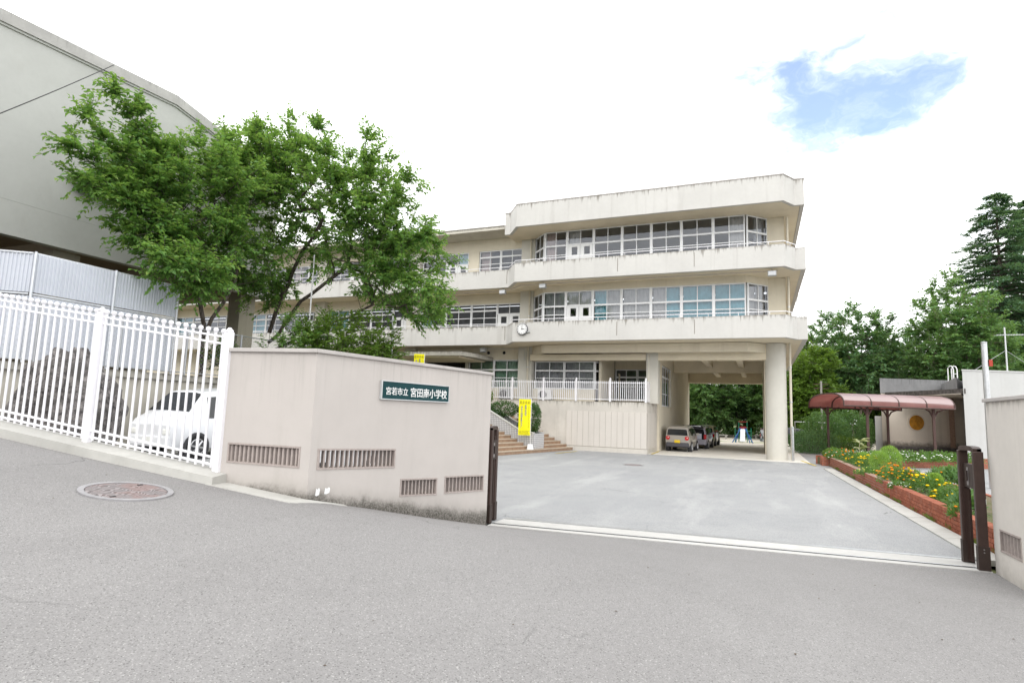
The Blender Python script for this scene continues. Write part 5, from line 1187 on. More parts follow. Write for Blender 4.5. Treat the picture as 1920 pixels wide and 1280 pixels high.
def leaves(P, D, N, L, W, fold=0.18):
    D = nrm(D); S = nrm(np.cross(D, N)); N = np.cross(S, D); L = L[:, None]; W = W[:, None]; n = len(P)
    V = np.stack([P, P+D*L*0.45+S*W*0.5+N*W*fold, P+D*L-N*L*0.10, P+D*L*0.45-S*W*0.5+N*W*fold], 1).reshape(-1, 3)
    i = np.arange(n)*4; Fa = np.stack([np.stack([i, i+1, i+2], 1), np.stack([i, i+2, i+3], 1)], 1).reshape(-1, 3); return V, Fa
def tubes(A, B, ra, rb, n=5):
    T = nrm(B-A); ref = np.where(np.abs(T[:, 2:3]) < 0.9, np.array([[0, 0, 1.0]]), np.array([[1.0, 0, 0]])); e1 = nrm(np.cross(T, ref)); e2 = np.cross(T, e1)
    an = 2*np.pi*np.arange(n)/n; c, s = np.cos(an)[None, :, None], np.sin(an)[None, :, None]
    ring = e1[:, None, :]*c+e2[:, None, :]*s
    V = np.concatenate([A[:, None]+ring*ra[:, None, None], B[:, None]+ring*rb[:, None, None]], 1).reshape(-1, 3)
    base = np.arange(len(A))*2*n; Fs = []
    for j in range(n): j2 = (j+1) % n; Fs.append(np.stack([base+j, base+j2, base+n+j2, base+n+j], 1))
    return V, np.concatenate(Fs)
def make_tree(name, base, label, crowns, trunks, seed, leafm, barkm=None, twigs=5, per=14, ll=0.12, lw=0.055, twl=0.75, group=None, tip_r=0.006, droop=0.25, cat='tree', step=0.55, rmax=0.30, up=0.35, powr=2.3, lift=0.12):
    """trunks: list of polylines; crowns: (centre, radii, n targets). Limbs are grown from the trunks to scattered targets, twigs and leaves sit on the ends."""
    rng = np.random.default_rng(seed); o = thing(name, tuple(base), label, cat, group)
    pos, par = [], []
    for line in trunks:
        prev = -1
        for p, q in zip(line[:-1], line[1:]):
            n = max(2, int(np.linalg.norm(np.array(q)-np.array(p))/0.5))
            for i in range(n):
                f = i/n; pt = np.array(p)*(1-f)+np.array(q)*f + (rng.normal(0, 0.035, 3) if i or prev >= 0 else 0)
                pos.append(pt); par.append(prev); prev = len(pos)-1
        pos.append(np.array(line[-1], float)); par.append(prev)
    nt = len(pos)
    T = []
    for (c, r, n) in crowns:
        d = nrm(rng.normal(0, 1, (n, 3))); rad = rng.uniform(0.12, 1.0, n)**0.5
        rough = 1+0.15*np.sin(d[:, 0]*5+seed)*np.cos(d[:, 2]*4+seed*2)+np.clip(rng.normal(0, 0.06, n), -0.1, 0.1)
        T.append(np.array(c)+d*np.array(r)*(rad*rough)[:, None])
    T = np.concatenate(T); ref = np.array(pos[nt-1]); T = T[np.argsort(np.linalg.norm(T-ref, axis=1))]
    cap = 40000; PA = np.zeros((cap, 3)); PA[:nt] = pos; cnt = nt; start = max(1, int(nt*0.35)); tips = []
    for tgt in T:
        dv = tgt-PA[start:cnt]; dist = np.linalg.norm(dv, axis=1); cost = dist+1.1*np.maximum(0, PA[start:cnt, 2]-tgt[2]+0.25*dist)
        j = int(np.argmin(cost))+start; a = PA[j].copy(); L = np.linalg.norm(tgt-a); n = max(1, int(L/step)); prev = j; side = rng.normal(0, 0.06*L, 3)
        for i in range(1, n+1):
            f = i/n; p = a*(1-f)+tgt*f+side*math.sin(math.pi*f)+np.array([0, 0, lift*L*math.sin(math.pi*f)]); 
            PA[cnt] = p; pos.append(p); par.append(prev); prev = cnt; cnt += 1
        tips.append(prev)
    P = PA[:cnt]; par = np.array(par); R = np.zeros(cnt); tipset = np.zeros(cnt); tipset[tips] = 1
    acc = np.zeros(cnt)
    for i in range(cnt-1, -1, -1):
        v = max(acc[i], tip_r**powr); R[i] = v**(1/powr)
        if par[i] >= 0: acc[par[i]] += v
    R = np.minimum(R, rmax); idx = np.where(par >= 0)[0]
    tr = [tubes(P[par[idx]], P[idx], np.minimum(R[par[idx]], R[idx]*1.35), R[idx], 7)]
    # twigs and leaves
    tp = P[tips]; cen = T.mean(0); pd = nrm(tp-P[par[tips]])
    TP = np.repeat(tp, twigs, 0); od = nrm(TP-cen); td = nrm(od*0.45+np.repeat(pd, twigs, 0)*0.55+np.array([0, 0, up])+rng.normal(0, 0.55, TP.shape)); tl = rng.uniform(0.45, 1.1, len(TP))*twl
    B1 = TP+td*tl[:, None]*0.5; B2 = TP+td*tl[:, None]-np.array([0, 0, 1.0])*(droop*tl*0.35)[:, None]
    tr.append(tubes(TP, B1, np.full(len(TP), tip_r*0.9), np.full(len(TP), tip_r*0.7), 3)); tr.append(tubes(B1, B2, np.full(len(TP), tip_r*0.7), np.full(len(TP), tip_r*0.4), 3))
    V = []; Fq = []; k = 0
    for v, f in tr: V.append(v); Fq.append(f+k); k += len(v)
    np_mesh('trunk', np.concatenate(V), np.concatenate(Fq), barkm or M_bark, o, smooth=True)
    f = np.linspace(0.05, 1.0, per)[None, :, None]+rng.uniform(-0.04, 0.04, (len(TP), per, 1))
    A = np.where(f < 0.5, TP[:, None]*(1-2*f)+B1[:, None]*2*f, B1[:, None]*(2-2*f)+B2[:, None]*(2*f-1)).reshape(-1, 3)
    tdr = np.repeat(td, per, 0); sd = nrm(np.cross(tdr, np.array([[0, 0, 1.0]]))+1e-6); alt = np.tile(np.where(np.arange(per) % 2, 1.0, -1.0), len(TP))[:, None]
    LD = nrm(tdr*0.55+sd*alt*0.8+np.array([0, 0, -droop])+rng.normal(0, 0.28, A.shape)); LN = nrm(np.array([0, 0, 1.0])+rng.normal(0, 0.42, A.shape))
    LL = ll*rng.uniform(0.65, 1.2, len(A)); V, Fa = leaves(A, LD, LN, LL, LL*(lw/ll))
    np_mesh('crown', V, Fa, leafm, o)
    return o

# the big cherry tree pair in front of the gymnasium
def shoots(base, tips, n=6):
    """chains of small leaf targets along long outer shoots"""
    out = []
    for tip in tips:
        for i_ in range(2, n+1):
            f = i_/n; c = np.array(base)*(1-f)+np.array(tip)*f; r = 0.42*(1-f)+0.10; out.append((tuple(c), (r, r, r*0.7), 5 if f < 0.8 else 3))
    return out
sA = shoots((-16.9, 12.4, 7.6), [onx(135, 275, -16.4), onx(170, 222, -16.6), onx(222, 178, -17.0), onx(165, 345, -16.2), onx(262, 215, -17.0)])
make_tree('cherry_tree', (-17.2, 14.0, 2.7), 'leafy green cherry tree spreading left in front of the gymnasium wall',
    sA + [((-16.9, 13.0, 8.6), (1.8, 2.3, 2.2), 190), ((-17.0, 14.6, 6.9), (1.5, 1.6, 1.2), 50), ((-17.6, 15.5, 10.4), (1.5, 1.8, 1.6), 80), ((-15.4, 11.9, 5.7), (0.8, 1.3, 0.7), 40), ((-16.6, 11.6, 6.9), (1.0, 1.3, 0.6), 40)],
    [[(-17.2, 14.0, 2.6), (-17.15, 13.9, 4.6), (-17.3, 13.4, 6.4), (-17.2, 12.8, 8.2)], [(-17.1, 13.95, 4.2), (-16.7, 14.5, 6.0), (-16.9, 15.0, 8.0)]],
    11, L_cherry, ll=0.17, lw=0.085, twigs=6, per=15, twl=0.72, tip_r=0.008, powr=2.05)
sB = shoots((-14.0, 17.9, 7.6), [onx(800, 440, -10.6), onx(760, 340, -11.2), onx(690, 262, -12.4), onx(800, 540, -10.4), onx(600, 245, -14.0)])
make_tree('cherry_tree', (-18.0, 17.5, 2.7), 'tall broad green cherry tree with many limbs spreading right before the school',
    sB + [((-15.8, 17.6, 9.9), (4.0, 2.6, 2.5), 230), ((-12.9, 18.2, 7.5), (2.3, 2.0, 1.5), 80), ((-17.6, 16.8, 11.8), (1.7, 1.8, 1.6), 80), ((-11.6, 18.5, 5.9), (1.6, 1.4, 0.6), 34), ((-17.6, 17.2, 6.6), (1.0, 1.2, 0.8), 30)],
    [[(-18.0, 17.5, 2.6), (-17.9, 17.5, 5.0), (-17.9, 17.2, 7.2), (-17.7, 17.0, 9.4)], [(-17.9, 17.5, 4.4), (-16.6, 17.7, 6.0), (-14.6, 17.9, 7.4)], [(-17.95, 17.5, 4.0), (-16.0, 18.0, 4.9), (-13.6, 18.3, 5.9)], [(-17.9, 17.5, 4.8), (-16.9, 17.4, 7.2), (-15.4, 17.3, 9.2)]],
    23, L_cherry, ll=0.17, lw=0.085, twigs=6, per=15, twl=0.75, rmax=0.27, tip_r=0.009, powr=2.08)
for u_, v_, r_, lb in ((238, 300, 0.32, 'dark ivy tuft on the gymnasium wall above the branches'), (170, 345, 0.30, 'dark ivy tuft lower left on the gymnasium wall')):
    q = onx(u_, v_, XG+0.12); rng = np.random.default_rng(int(u_)); n = 420; P = np.array(q)+rng.normal(0, 1, (n, 3))*np.array([0.06, r_*0.75, r_*0.45])
    o = thing('wall_ivy', tuple(q), lb, 'ivy', 'ivy tufts on the gymnasium'); L = rng.uniform(0.10, 0.18, n); V, Fa = leaves(P, rng.normal(0, 1, (n, 3))+np.array([0.2, 0, -0.5]), np.tile([1.0, 0, 0.3], (n, 1))+rng.normal(0, 0.3, (n, 3)), L, L*0.8); np_mesh('leaves', V, Fa, L_box, o)
    MB().tube([(q[0]-0.10, q[1]-r_, q[2]-0.2), (q[0]-0.08, q[1], q[2]), (q[0]-0.09, q[1]+r_, q[2]+0.1)], 0.012, 5).obj('vine', M_bark, o)
p = hd(638, 20.5); make_tree('small_maple', (p[0], p[1], 0), 'small yellow green layered maple behind the gate wall',
    [((p[0], p[1], 4.2), (1.7, 1.5, 1.2), 130), ((p[0]+0.7, p[1]+0.5, 3.7), (1.0, 1.0, 0.7), 60)], [[(p[0], p[1], -0.05), (p[0]+0.1, p[1], 2.2), (p[0], p[1], 3.6)]], 5, L_light, ll=0.13, lw=0.065, per=13, twl=0.55, droop=0.1, up=0.0)
p = hd(548, 20.0); make_tree('garden_shrub', (p[0], p[1], 0), 'dark leafy shrub under the big tree behind the gate wall',
    [((p[0], p[1], 3.6), (1.1, 1.1, 1.5), 70)], [[(p[0], p[1], -0.05), (p[0], p[1], 2.4)]], 6, L_cherry, ll=0.12, lw=0.06, per=12, twl=0.6)
p = hd(405, 16.0); make_tree('garden_shrub', (-16.6, 14.4, 2.7), 'small green shrub on the terrace behind the van',
    [((-16.55, 14.4, 3.5), (0.5, 0.6, 0.6), 30)], [[(-16.6, 14.4, 2.65), (-16.6, 14.4, 3.2)]], 7, L_light, ll=0.12, lw=0.06, per=10, twl=0.4)

# ---- trees on the right
def simple_tree(name, u, d, vtop, width, label, leafm, seed, z0=0.0, bark=None, low=0.28, n=260, ll=0.34, lwf=0.55, multi=1, per=12, twl=1.1, **kw):
    x, y = hd(u, d); zt = zat(u, vtop, d); h = zt-z0; rx = width/2; rng = random.Random(seed)
    cr = [((x, y, z0+h*(low+1)/2*1.02), (rx*0.92, rx*0.92, h*(1-low)/2*0.95), n), ((x-rx*0.3, y, z0+h*(low+0.22)), (rx*0.75, rx*0.8, h*0.16), n//4), ((x+rx*0.3, y-rx*0.2, z0+h*(low+0.3)), (rx*0.7, rx*0.8, h*0.18), n//4)]
    tk = []
    for i in range(multi):
        a = rng.uniform(-1, 1); tk.append([(x+(i-(multi-1)/2)*0.5, y, z0-0.1), (x+(i-(multi-1)/2)*1.0+a*0.3, y, z0+h*0.4), (x+(i-(multi-1)/2)*1.5+a*0.4, y+rng.uniform(-.5, .5), z0+h*0.82)])
    return make_tree(name, (x, y, z0), label, cr, tk, seed, leafm, bark or M_bark, per=per, ll=ll, lw=ll*lwf, twl=twl, step=0.9, tip_r=0.012, droop=0.1, **kw)
simple_tree('dark_broadleaf_tree', 1605, 60, 568, 9.6, 'dense dark green tree standing alone right of the school building', L_dark, 37, bark=M_bark2, multi=2, low=0.22, n=300, powr=2.05)
simple_tree('tall_broadleaf_tree', 1805, 54, 520, 8.6, 'tall mid green tree with pale stems behind the outbuilding', L_mid, 32, bark=M_bark2, multi=4, low=0.25, n=300, powr=2.05)
simple_tree('light_green_tree', 1518, 56, 632, 5.6, 'bright light green tree at the building corner', L_light, 33, low=0.12, n=240)
simple_tree('background_tree', 1700, 64, 612, 9.0, 'dark green tree low behind the outbuilding roof', L_dark, 34, low=0.15, n=220)
simple_tree('background_tree', 1880, 58, 590, 8.0, 'green tree behind the antenna mast', L_mid, 35, low=0.12, n=220)
simple_tree('background_tree', 1495, 82, 700, 9.0, 'low light green tree behind the dark navy car', L_light, 36, low=0.1, n=200)
def cedar(u, d, vtop, label, seed, rbase):
    x, y = hd(u, d); zt = zat(u, vtop, d); rng = np.random.default_rng(seed)
    o = thing('cedar_tree', (x, y, 0), label, 'tree', 'cedars at the right edge'); A = []; B = []; ra = []; rb_ = []; LP = []; LDr = []; LNn = []; LL = []
    zs = np.arange(0.10*zt, zt-0.2, 0.45)
    for z in zs:
        f = 1-(z/zt); R = rbase*f**0.82*(0.85+0.3*rng.random())
        for k in range(6 if f > 0.1 else 4):
            an = rng.uniform(0, 2*np.pi); L = R*rng.uniform(0.7, 1.1)+0.25; dv = np.array([math.cos(an), math.sin(an), 0.0]); p0 = np.array([x, y, z]); n = max(3, int(L/0.7)); prev = p0
            for i in range(1, n+1):
                g = i/n; p = p0+dv*L*g+np.array([0, 0, 0.22*L*g-0.36*L*g*g]); A.append(prev); B.append(p); ra.append(0.035*L*(1-g*0.9)/2+0.012); rb_.append(0.03*L*(1-g)/2+0.01); prev = p
                m = int(9+30*g)
                q = p+rng.normal(0, 1, (m, 3))*np.array([0.32, 0.32, 0.07])*(0.55+0.5*L*0.18); LP.append(q); dd = dv*0.6+rng.normal(0, 0.6, (m, 3))*np.array([1, 1, 0.22]); LDr.append(dd); LNn.append(np.array([0, 0, 1.0])+rng.normal(0, 0.3, (m, 3))); LL.append(rng.uniform(0.3, 0.62, m))
    tz = np.linspace(-0.1, zt, 24); A += [np.array([x, y, z]) for z in tz[:-1]]; B += [np.array([x, y, z]) for z in tz[1:]]; ra += [0.45*(1-z/zt)+0.03 for z in tz[:-1]]; rb_ += [0.45*(1-z/zt)+0.03 for z in tz[1:]]
    V, Fq = tubes(np.array(A), np.array(B), np.array(ra), np.array(rb_), 6); np_mesh('trunk', V, Fq, M_bark, o, smooth=True)
    LL = np.concatenate(LL); V, Fa = leaves(np.concatenate(LP), np.concatenate(LDr), np.concatenate(LNn), LL, LL*0.30); np_mesh('crown', V, Fa, L_cedar, o); return o
cedar(1893, 62, 338, 'very tall dark cedar rising highest at the right edge', 41, 10.5)
cedar(1955, 66, 352, 'second tall cedar cut off by the right edge of the picture', 42, 8.0)

# ---- the wood beyond the passage and along the field: three trees, copied
def proto(seed, leafm, h, w, label):
    cr = [((0, 0, h*0.56), (w/2, w/2, h*0.42), 210), ((0.5, -w*0.2, h*0.26), (w*0.5, w*0.45, h*0.17), 90)]
    return make_tree('woodland_tree', (0, 0, 0), label, cr, [[(0, 0, -0.1), (0.1, 0, h*0.4), (0, 0.2, h*0.8)]], seed, leafm, per=12, ll=0.36, lw=0.20, twl=1.2, step=1.0, tip_r=0.014, droop=0.15, group='trees beyond the playing field')
spots = [(-13.5, 78, 1, 1.0, 0), (-9.6, 74, 2, 1.05, 1), (-6.2, 80, 0, 1.1, 2), (-5.4, 70, 1, 0.92, 3), (-2.4, 76, 0, 1.0, 4), (0.8, 82, 2, 1.1, 5), (1.6, 71, 1, 0.9, 1), (4.8, 77, 2, 1.0, 2), (8.5, 84, 0, 1.0, 3), (12.5, 79, 2, 1.0, 0), (17, 86, 1, 1.05, 4), (-18, 82, 0, 1.0, 5), (22, 80, 0, 1.0, 2), (27, 88, 1, 1.1, 1), (-24, 84, 2, 1.0, 3), (33, 84, 0, 1.05, 0)]
protos = [proto(51, L_dark, 13, 7.0, 'x'), proto(52, L_mid, 12, 7.5, 'x'), proto(53, L_light, 11, 7.0, 'x')]
for kk in range(3): pass
used = [False]*3
kinds = ['dark green', 'mid green', 'light green']
order = sorted(spots, key=lambda s: s[0])
names = ['first', 'second', 'third', 'fourth', 'fifth', 'sixth', 'seventh', 'eighth', 'ninth', 'tenth', 'eleventh', 'twelfth', 'thirteenth', 'fourteenth', 'fifteenth', 'sixteenth']
for n_, (x, y, kk, s, a) in enumerate(order):
    if not used[kk]: o = protos[kk]; used[kk] = True
    else: o = copy_tree(protos[kk])
    o.location = (x, y, -0.02); o.rotation_euler = (0, 0, a*1.05); o.scale = (s, s, s*(0.95+0.03*a))
    o['label'] = f'{kinds[kk]} woodland tree beyond the field, {names[n_]} from the left'

# ---- undergrowth below the wood
rng = np.random.default_rng(88); n = 26000; xx = rng.uniform(-40, 45, n); yy = 88+rng.uniform(-3, 5, n)+2*np.sin(xx*0.4); hz = (2.6+1.3*np.sin(xx*0.55)+1.0*np.sin(xx*1.3+2))*(1-0.1*(yy-88)**2/25)
P = np.stack([xx, yy, rng.uniform(0, 1, n)*np.maximum(0.6, hz)], 1); D = rng.normal(0, 1, (n, 3)); L = rng.uniform(0.3, 0.6, n); V, Fa = leaves(P, D, rng.normal(0, 1, (n, 3))+np.array([0, -0.6, 0.6]), L, L*0.6)
np_mesh('undergrowth', V, Fa, L_dark, None, kind='stuff', label='dark green undergrowth below the trees at the far side of the field')
# ---- bushes
def bush(name, c, r, label, leafm, seed, n=3000, ll=0.07, boxy=0.0, group=None, cat='bush', stem=True):
    rng = np.random.default_rng(seed); d = nrm(rng.normal(0, 1, (n, 3)))
    if boxy: d = np.sign(d)*np.abs(d)**(1-boxy); d = d/np.maximum(1e-6, np.max(np.abs(d), 1, keepdims=True)*0.35+0.65*np.linalg.norm(d, axis=1, keepdims=True))
    rad = 1-0.35*rng.random(n)**2.2; rad *= 1+0.10*np.sin(d[:, 0]*7+seed)*np.sin(d[:, 1]*6)+rng.normal(0, 0.035, n)
    P = np.array(c)+d*np.array(r)*rad[:, None]; D = nrm(d*0.8+rng.normal(0, 0.6, (n, 3))+np.array([0, 0, 0.2])); N = nrm(d+rng.normal(0, 0.5, (n, 3)))
    L = ll*rng.uniform(0.6, 1.3, n); V, Fa = leaves(P, D, N, L, L*0.5)
    z0 = c[2]-r[2]; o = thing(name, (c[0], c[1], z0), label, cat, group); np_mesh('foliage', V, Fa, leafm, o)
    if stem:
        m = MB()
        for i in range(5):
            a = i*1.256+seed; m.tube([(c[0], c[1], z0-0.06), (c[0]+math.cos(a)*r[0]*0.35, c[1]+math.sin(a)*r[1]*0.35, c[2]), (c[0]+math.cos(a)*r[0]*0.6, c[1]+math.sin(a)*r[1]*0.6, c[2]+r[2]*0.5)], [0.03, 0.02, 0.008], 5)
        m.obj('stems', M_bark, o)
    return o
bc = hd(1014, 30.5)
bush('clipped_bush', (-11.15, 29.05, 1.72), (0.56, 0.56, 0.80), 'clipped round green bush in the tiled planter behind the yellow banner', L_box, 61, 6500, 0.075, boxy=0.25)
bush('planter_shrub', (-12.6, 28.95, 2.15), (0.85, 0.45, 0.40), 'low green shrub creeping on the sloping planter', L_box, 62, 2600, 0.08)
bush('planter_shrub', (-14.2, 29.0, 2.80), (0.85, 0.5, 0.50), 'loose green shrub at the top of the tiled planter', L_light, 63, 3000, 0.09)
bush('planter_shrub', (-15.6, 29.0, 3.2), (0.6, 0.5, 0.75), 'dark green shrub beside the end of the gate wall', L_box, 64, 2600, 0.08)
p = hd(1522, 38.5); bush('garden_shrub', (p[0], p[1], 0.70), (1.55, 1.2, 0.75), 'dark rounded shrub beside the passage corner', L_dark, 65, 5200, 0.11)
p = hd(1506, 41.5); bush('garden_shrub', (p[0], p[1], 0.60), (0.9, 0.9, 0.65), 'small green shrub next to the dark navy car', L_mid, 66, 2600, 0.10)
p = hd(1545, 42.0); bush('climbing_hedge', (p[0], p[1], 1.35), (1.5, 0.8, 1.4), 'leafy climbing hedge behind the left canopy post', L_mid, 67, 6500, 0.12)
p = hd(1590, 42.5); bush('climbing_hedge', (p[0], p[1], 1.45), (1.3, 0.7, 1.45), 'tall climbing hedge between the two left canopy posts', L_mid, 68, 6500, 0.12)
p = hd(1622, 43.0); bush('climbing_hedge', (p[0], p[1], 1.3), (0.55, 0.5, 1.3), 'narrow ivy column beside the white low wall', L_mid, 69, 2600, 0.11)
p = hd(1575, 40.0); bush('garden_shrub', (p[0], p[1], 0.55), (1.5, 0.7, 0.55), 'pale green low shrub under the canopy', L_light, 70, 3000, 0.10)

# ---- flower bed plants
rf = random.Random(77)
M_fy = plain('marigold_yellow', (0.78, 0.52, 0.01), 0.7, 0, 0.1, 0.12, 30); M_fo = plain('marigold_orange', (0.72, 0.22, 0.01), 0.7, 0, 0.1, 0.15, 30); M_fw = plain('white_petals', (0.80, 0.80, 0.76), 0.7); M_fp = plain('pale_yellow_petals', (0.80, 0.74, 0.16), 0.7)
def flower_plant(name, u, v, r, h, nf, fm, label, seed, leafm=None, z0=0.33, group='flowering plants in the beds', fr=0.030, nl=900, ll=0.07, shape='dome'):
    p = onz(u, v, z0); rng = np.random.default_rng(seed); o = thing(name, (p[0], p[1], z0), label, 'plant', group)
    n = nl; d = nrm(rng.normal(0, 1, (n, 3))); d[:, 2] = np.abs(d[:, 2]); rad = rng.uniform(0.25, 1.0, n)**0.6*(1+0.12*np.sin(d[:, 0]*6+seed))
    P = np.array([p[0], p[1], z0])+d*np.array([r, r, h])*rad[:, None]; L = ll*rng.uniform(0.6, 1.3, n)
    D = nrm(d+rng.normal(0, 0.55, (n, 3))+np.array([0, 0, 0.25])); V, Fa = leaves(P, D, nrm(d+np.array([0, 0, 0.4])+rng.normal(0, 0.5, (n, 3))), L, L*0.38); np_mesh('leaves', V, Fa, leafm or L_mari, o)
    m = MB()
    for i in range(9):
        a = rng.uniform(0, 6.28); q = r*rng.uniform(0.2, 0.7); m.tube([(p[0], p[1], z0-0.02), (p[0]+math.cos(a)*q, p[1]+math.sin(a)*q, z0+h*0.75)], 0.006, 4)
    m.obj('stems', L_mari, o)
    if nf:
        m = MB()
        for i in range(nf):
            q = nrm(rng.normal(0, 1, (1, 3)))[0]; q[2] = abs(q[2])*0.9+0.25; q /= np.linalg.norm(q); c = np.array([p[0], p[1], z0])+q*np.array([r, r, h])*rng.uniform(0.92, 1.10); s = fr*rng.uniform(0.7, 1.3)
            m.lathe(c, [(s*0.5, -s*0.35), (s, 0.0), (s*0.95, s*0.2), (s*0.55, s*0.5), (s*0.2, s*0.55)], 8)
        m.obj('blossoms', fm, o, smooth=True)
    return o
FP = [('marigold_plant', 1679, 906, 0.50, 0.55, 46, M_fo, 'broad orange marigold clump in the middle of the flower bed'),
      ('marigold_plant', 1706, 908, 0.40, 0.46, 40, M_fy, 'yellow green marigold clump touching the orange clump'),
      ('marigold_plant', 1631, 880, 0.50, 0.52, 40, M_fy, 'bright yellow marigold clump left of the green kochia balls'),
      ('marigold_plant', 1731, 923, 0.40, 0.46, 22, M_fy, 'tall yellow marigold clump with sparse flowers past the white flowers'),
      ('marigold_plant', 1786, 944, 0.34, 0.42, 14, M_fy, 'yellow marigold clump nearest the brown gate upright'),
      ('marigold_plant', 1800, 968, 0.20, 0.22, 6, M_fo, 'small orange marigold at the gate end of the bed'),
      ('marigold_plant', 1592, 866, 0.62, 0.55, 26, M_fo, 'loose marigold clump with orange dots far in the bed'),
      ('marigold_plant', 1574, 861, 0.60, 0.50, 16, M_fo, 'sparse marigold clump at the far end of the bed'),
      ('marigold_plant', 1606, 872, 0.45, 0.45, 14, M_fy, 'small yellow marigold between the far clumps'),
      ('pale_flower_plant', 1632, 890, 0.45, 0.24, 40, M_fp, 'low pale yellow flowers along the brick edge'),
      ('pale_flower_plant', 1652, 893, 0.40, 0.24, 34, M_fp, 'low pale yellow flowers beside the orange marigolds'),
      ('alyssum_plant', 1690, 915, 0.34, 0.16, 60, M_fw, 'low white alyssum cushion at the brick edge'),
      ('marigold_plant', 1757, 935, 0.18, 0.2, 10, M_fy, 'little yellow flowers under the small kochia ball'),
      ('leafy_plant', 1782, 905, 0.55, 0.45, 3, M_fo, 'broad leaved green plant behind the marigolds'),
      ('leafy_plant', 1812, 960, 0.30, 0.40, 2, M_fw, 'green leafy plant seen between the gate uprights')]
for i, (nm, u, v, r, h, nf, fm, lb) in enumerate(FP): flower_plant(nm, u, v, r, h, nf, fm, lb, 200+i, nl=900 if r > 0.3 else 350, ll=0.15 if nm == 'leafy_plant' else 0.075, fr=0.018 if nm in ('alyssum_plant', 'pale_flower_plant') else 0.036, leafm=L_mid if nm == 'leafy_plant' else None)
def kochia(u, v, r, h, label, seed):
    p = onz(u, v, 0.33); o = thing('kochia_plant', (p[0], p[1], 0.33), label, 'plant', 'kochia balls in the flower bed'); rng = np.random.default_rng(seed); n = 2600
    d = nrm(rng.normal(0, 1, (n, 3))); P = np.array([p[0], p[1], 0.33+h*0.5])+d*np.array([r, r, h*0.5])*(rng.uniform(0.6, 1, n)**0.4)[:, None]; L = 0.07*rng.uniform(0.6, 1.3, n)
    V, Fa = leaves(P, nrm(d*0.7+np.array([0, 0, 0.8])+rng.normal(0, 0.3, (n, 3))), nrm(rng.normal(0, 1, (n, 3))), L, L*0.16); np_mesh('feathery_foliage', V, Fa, L_kochia, o)
    MB().tube([(p[0], p[1], 0.30), (p[0], p[1], 0.33+h*0.4)], 0.02, 6).obj('stem', M_bark, o)
kochia(1650, 886, 0.31, 0.74, 'bright green fluffy kochia ball, left one of the close pair', 301); kochia(1669, 886, 0.36, 0.92, 'bright green fluffy kochia ball, taller right one of the close pair', 302)
kochia(1754, 923, 0.17, 0.46, 'small bright green kochia ball between the yellow marigolds', 303); kochia(1619, 872, 0.26, 0.5, 'bright green kochia ball farthest along the bed', 304)
p = onz(1612, 868, 0.33); o = thing('pale_sapling', (p[0], p[1], 0.33), 'pale stalk plant with large cream leaves in the flower bed', 'plant')
MB().tube([(p[0], p[1], 0.30), (p[0]+0.02, p[1], 1.30)], [0.025, 0.015], 6).obj('stalk', plain('pale_stalk', (0.45, 0.42, 0.28), 0.8), o)
rng = np.random.default_rng(9); n = 16; an = rng.uniform(0, 6.28, n); P = np.stack([np.full(n, p[0]+0.02), np.full(n, p[1]), rng.uniform(0.85, 1.32, n)], 1); D = np.stack([np.cos(an), np.sin(an), rng.uniform(-0.1, 0.5, n)], 1)
V, Fa = leaves(P, D, np.tile([0, 0, 1.0], (n, 1)), rng.uniform(0.3, 0.5, n), rng.uniform(0.14, 0.22, n)); np_mesh('large_leaves', V, Fa, leaf_mat('cream_leaves', (0.40, 0.44, 0.22), (0.58, 0.58, 0.36), 0.4), o)
# low plants along the bed in front of the shelter and the corner planter
names2 = ['leftmost', 'second from the left', 'third from the left', 'fourth from the left', 'fifth from the left', 'sixth from the left', 'rightmost']
for i, u in enumerate((1588, 1622, 1660, 1697, 1733, 1768, 1797)):
    q = p0+dB*((u-1560)/300*(p1-p0).length)+nB*0.7
    d_ = 0.4*q.x*0; uu = u
    x, y = hd(u, 34.6); 
    flower_plant('bed_plant', u, 862+0.012*(u-1588), 1.0, 0.42, 46 if i < 5 else 8, M_fw, f'low white flowering plants in the far brick bed, {names2[i]}', 400+i, nl=900, ll=0.13, fr=0.035)
p = Vector((3.35, 32.2, 0.34)); bush('planter_shrub', (3.3, 32.2, 0.55), (0.45, 0.5, 0.22), 'bright green low plant in the far brick corner planter', L_light, 71, 1200, 0.1, stem=False)
# weeds along the joint of kerb and bricks, and at the wall feet
rng = np.random.default_rng(15); n = 2600; s = rng.uniform(0.2, 20, n); cl_ = (np.sin(s*1.9)+np.sin(s*4.7+1)+rng.normal(0, 0.6, n)) > 0.75; s = s[cl_]; n = len(s)
P = np.stack([B0.x+BD.x*s-rng.uniform(0.0, 0.05, n), B0.y+BD.y*s, np.full(n, 0.045)], 1); D = nrm(np.stack([rng.normal(-0.2, 0.45, n), rng.normal(0, 0.45, n), rng.uniform(0.5, 1, n)], 1)); L = rng.uniform(0.04, 0.13, n)
V, Fa = leaves(P, D, rng.normal(0, 1, (n, 3)), L, L*0.14); np_mesh('kerb_weeds', V, Fa, L_grass, None, kind='stuff', label='thin green weeds in the joint below the brick bed')

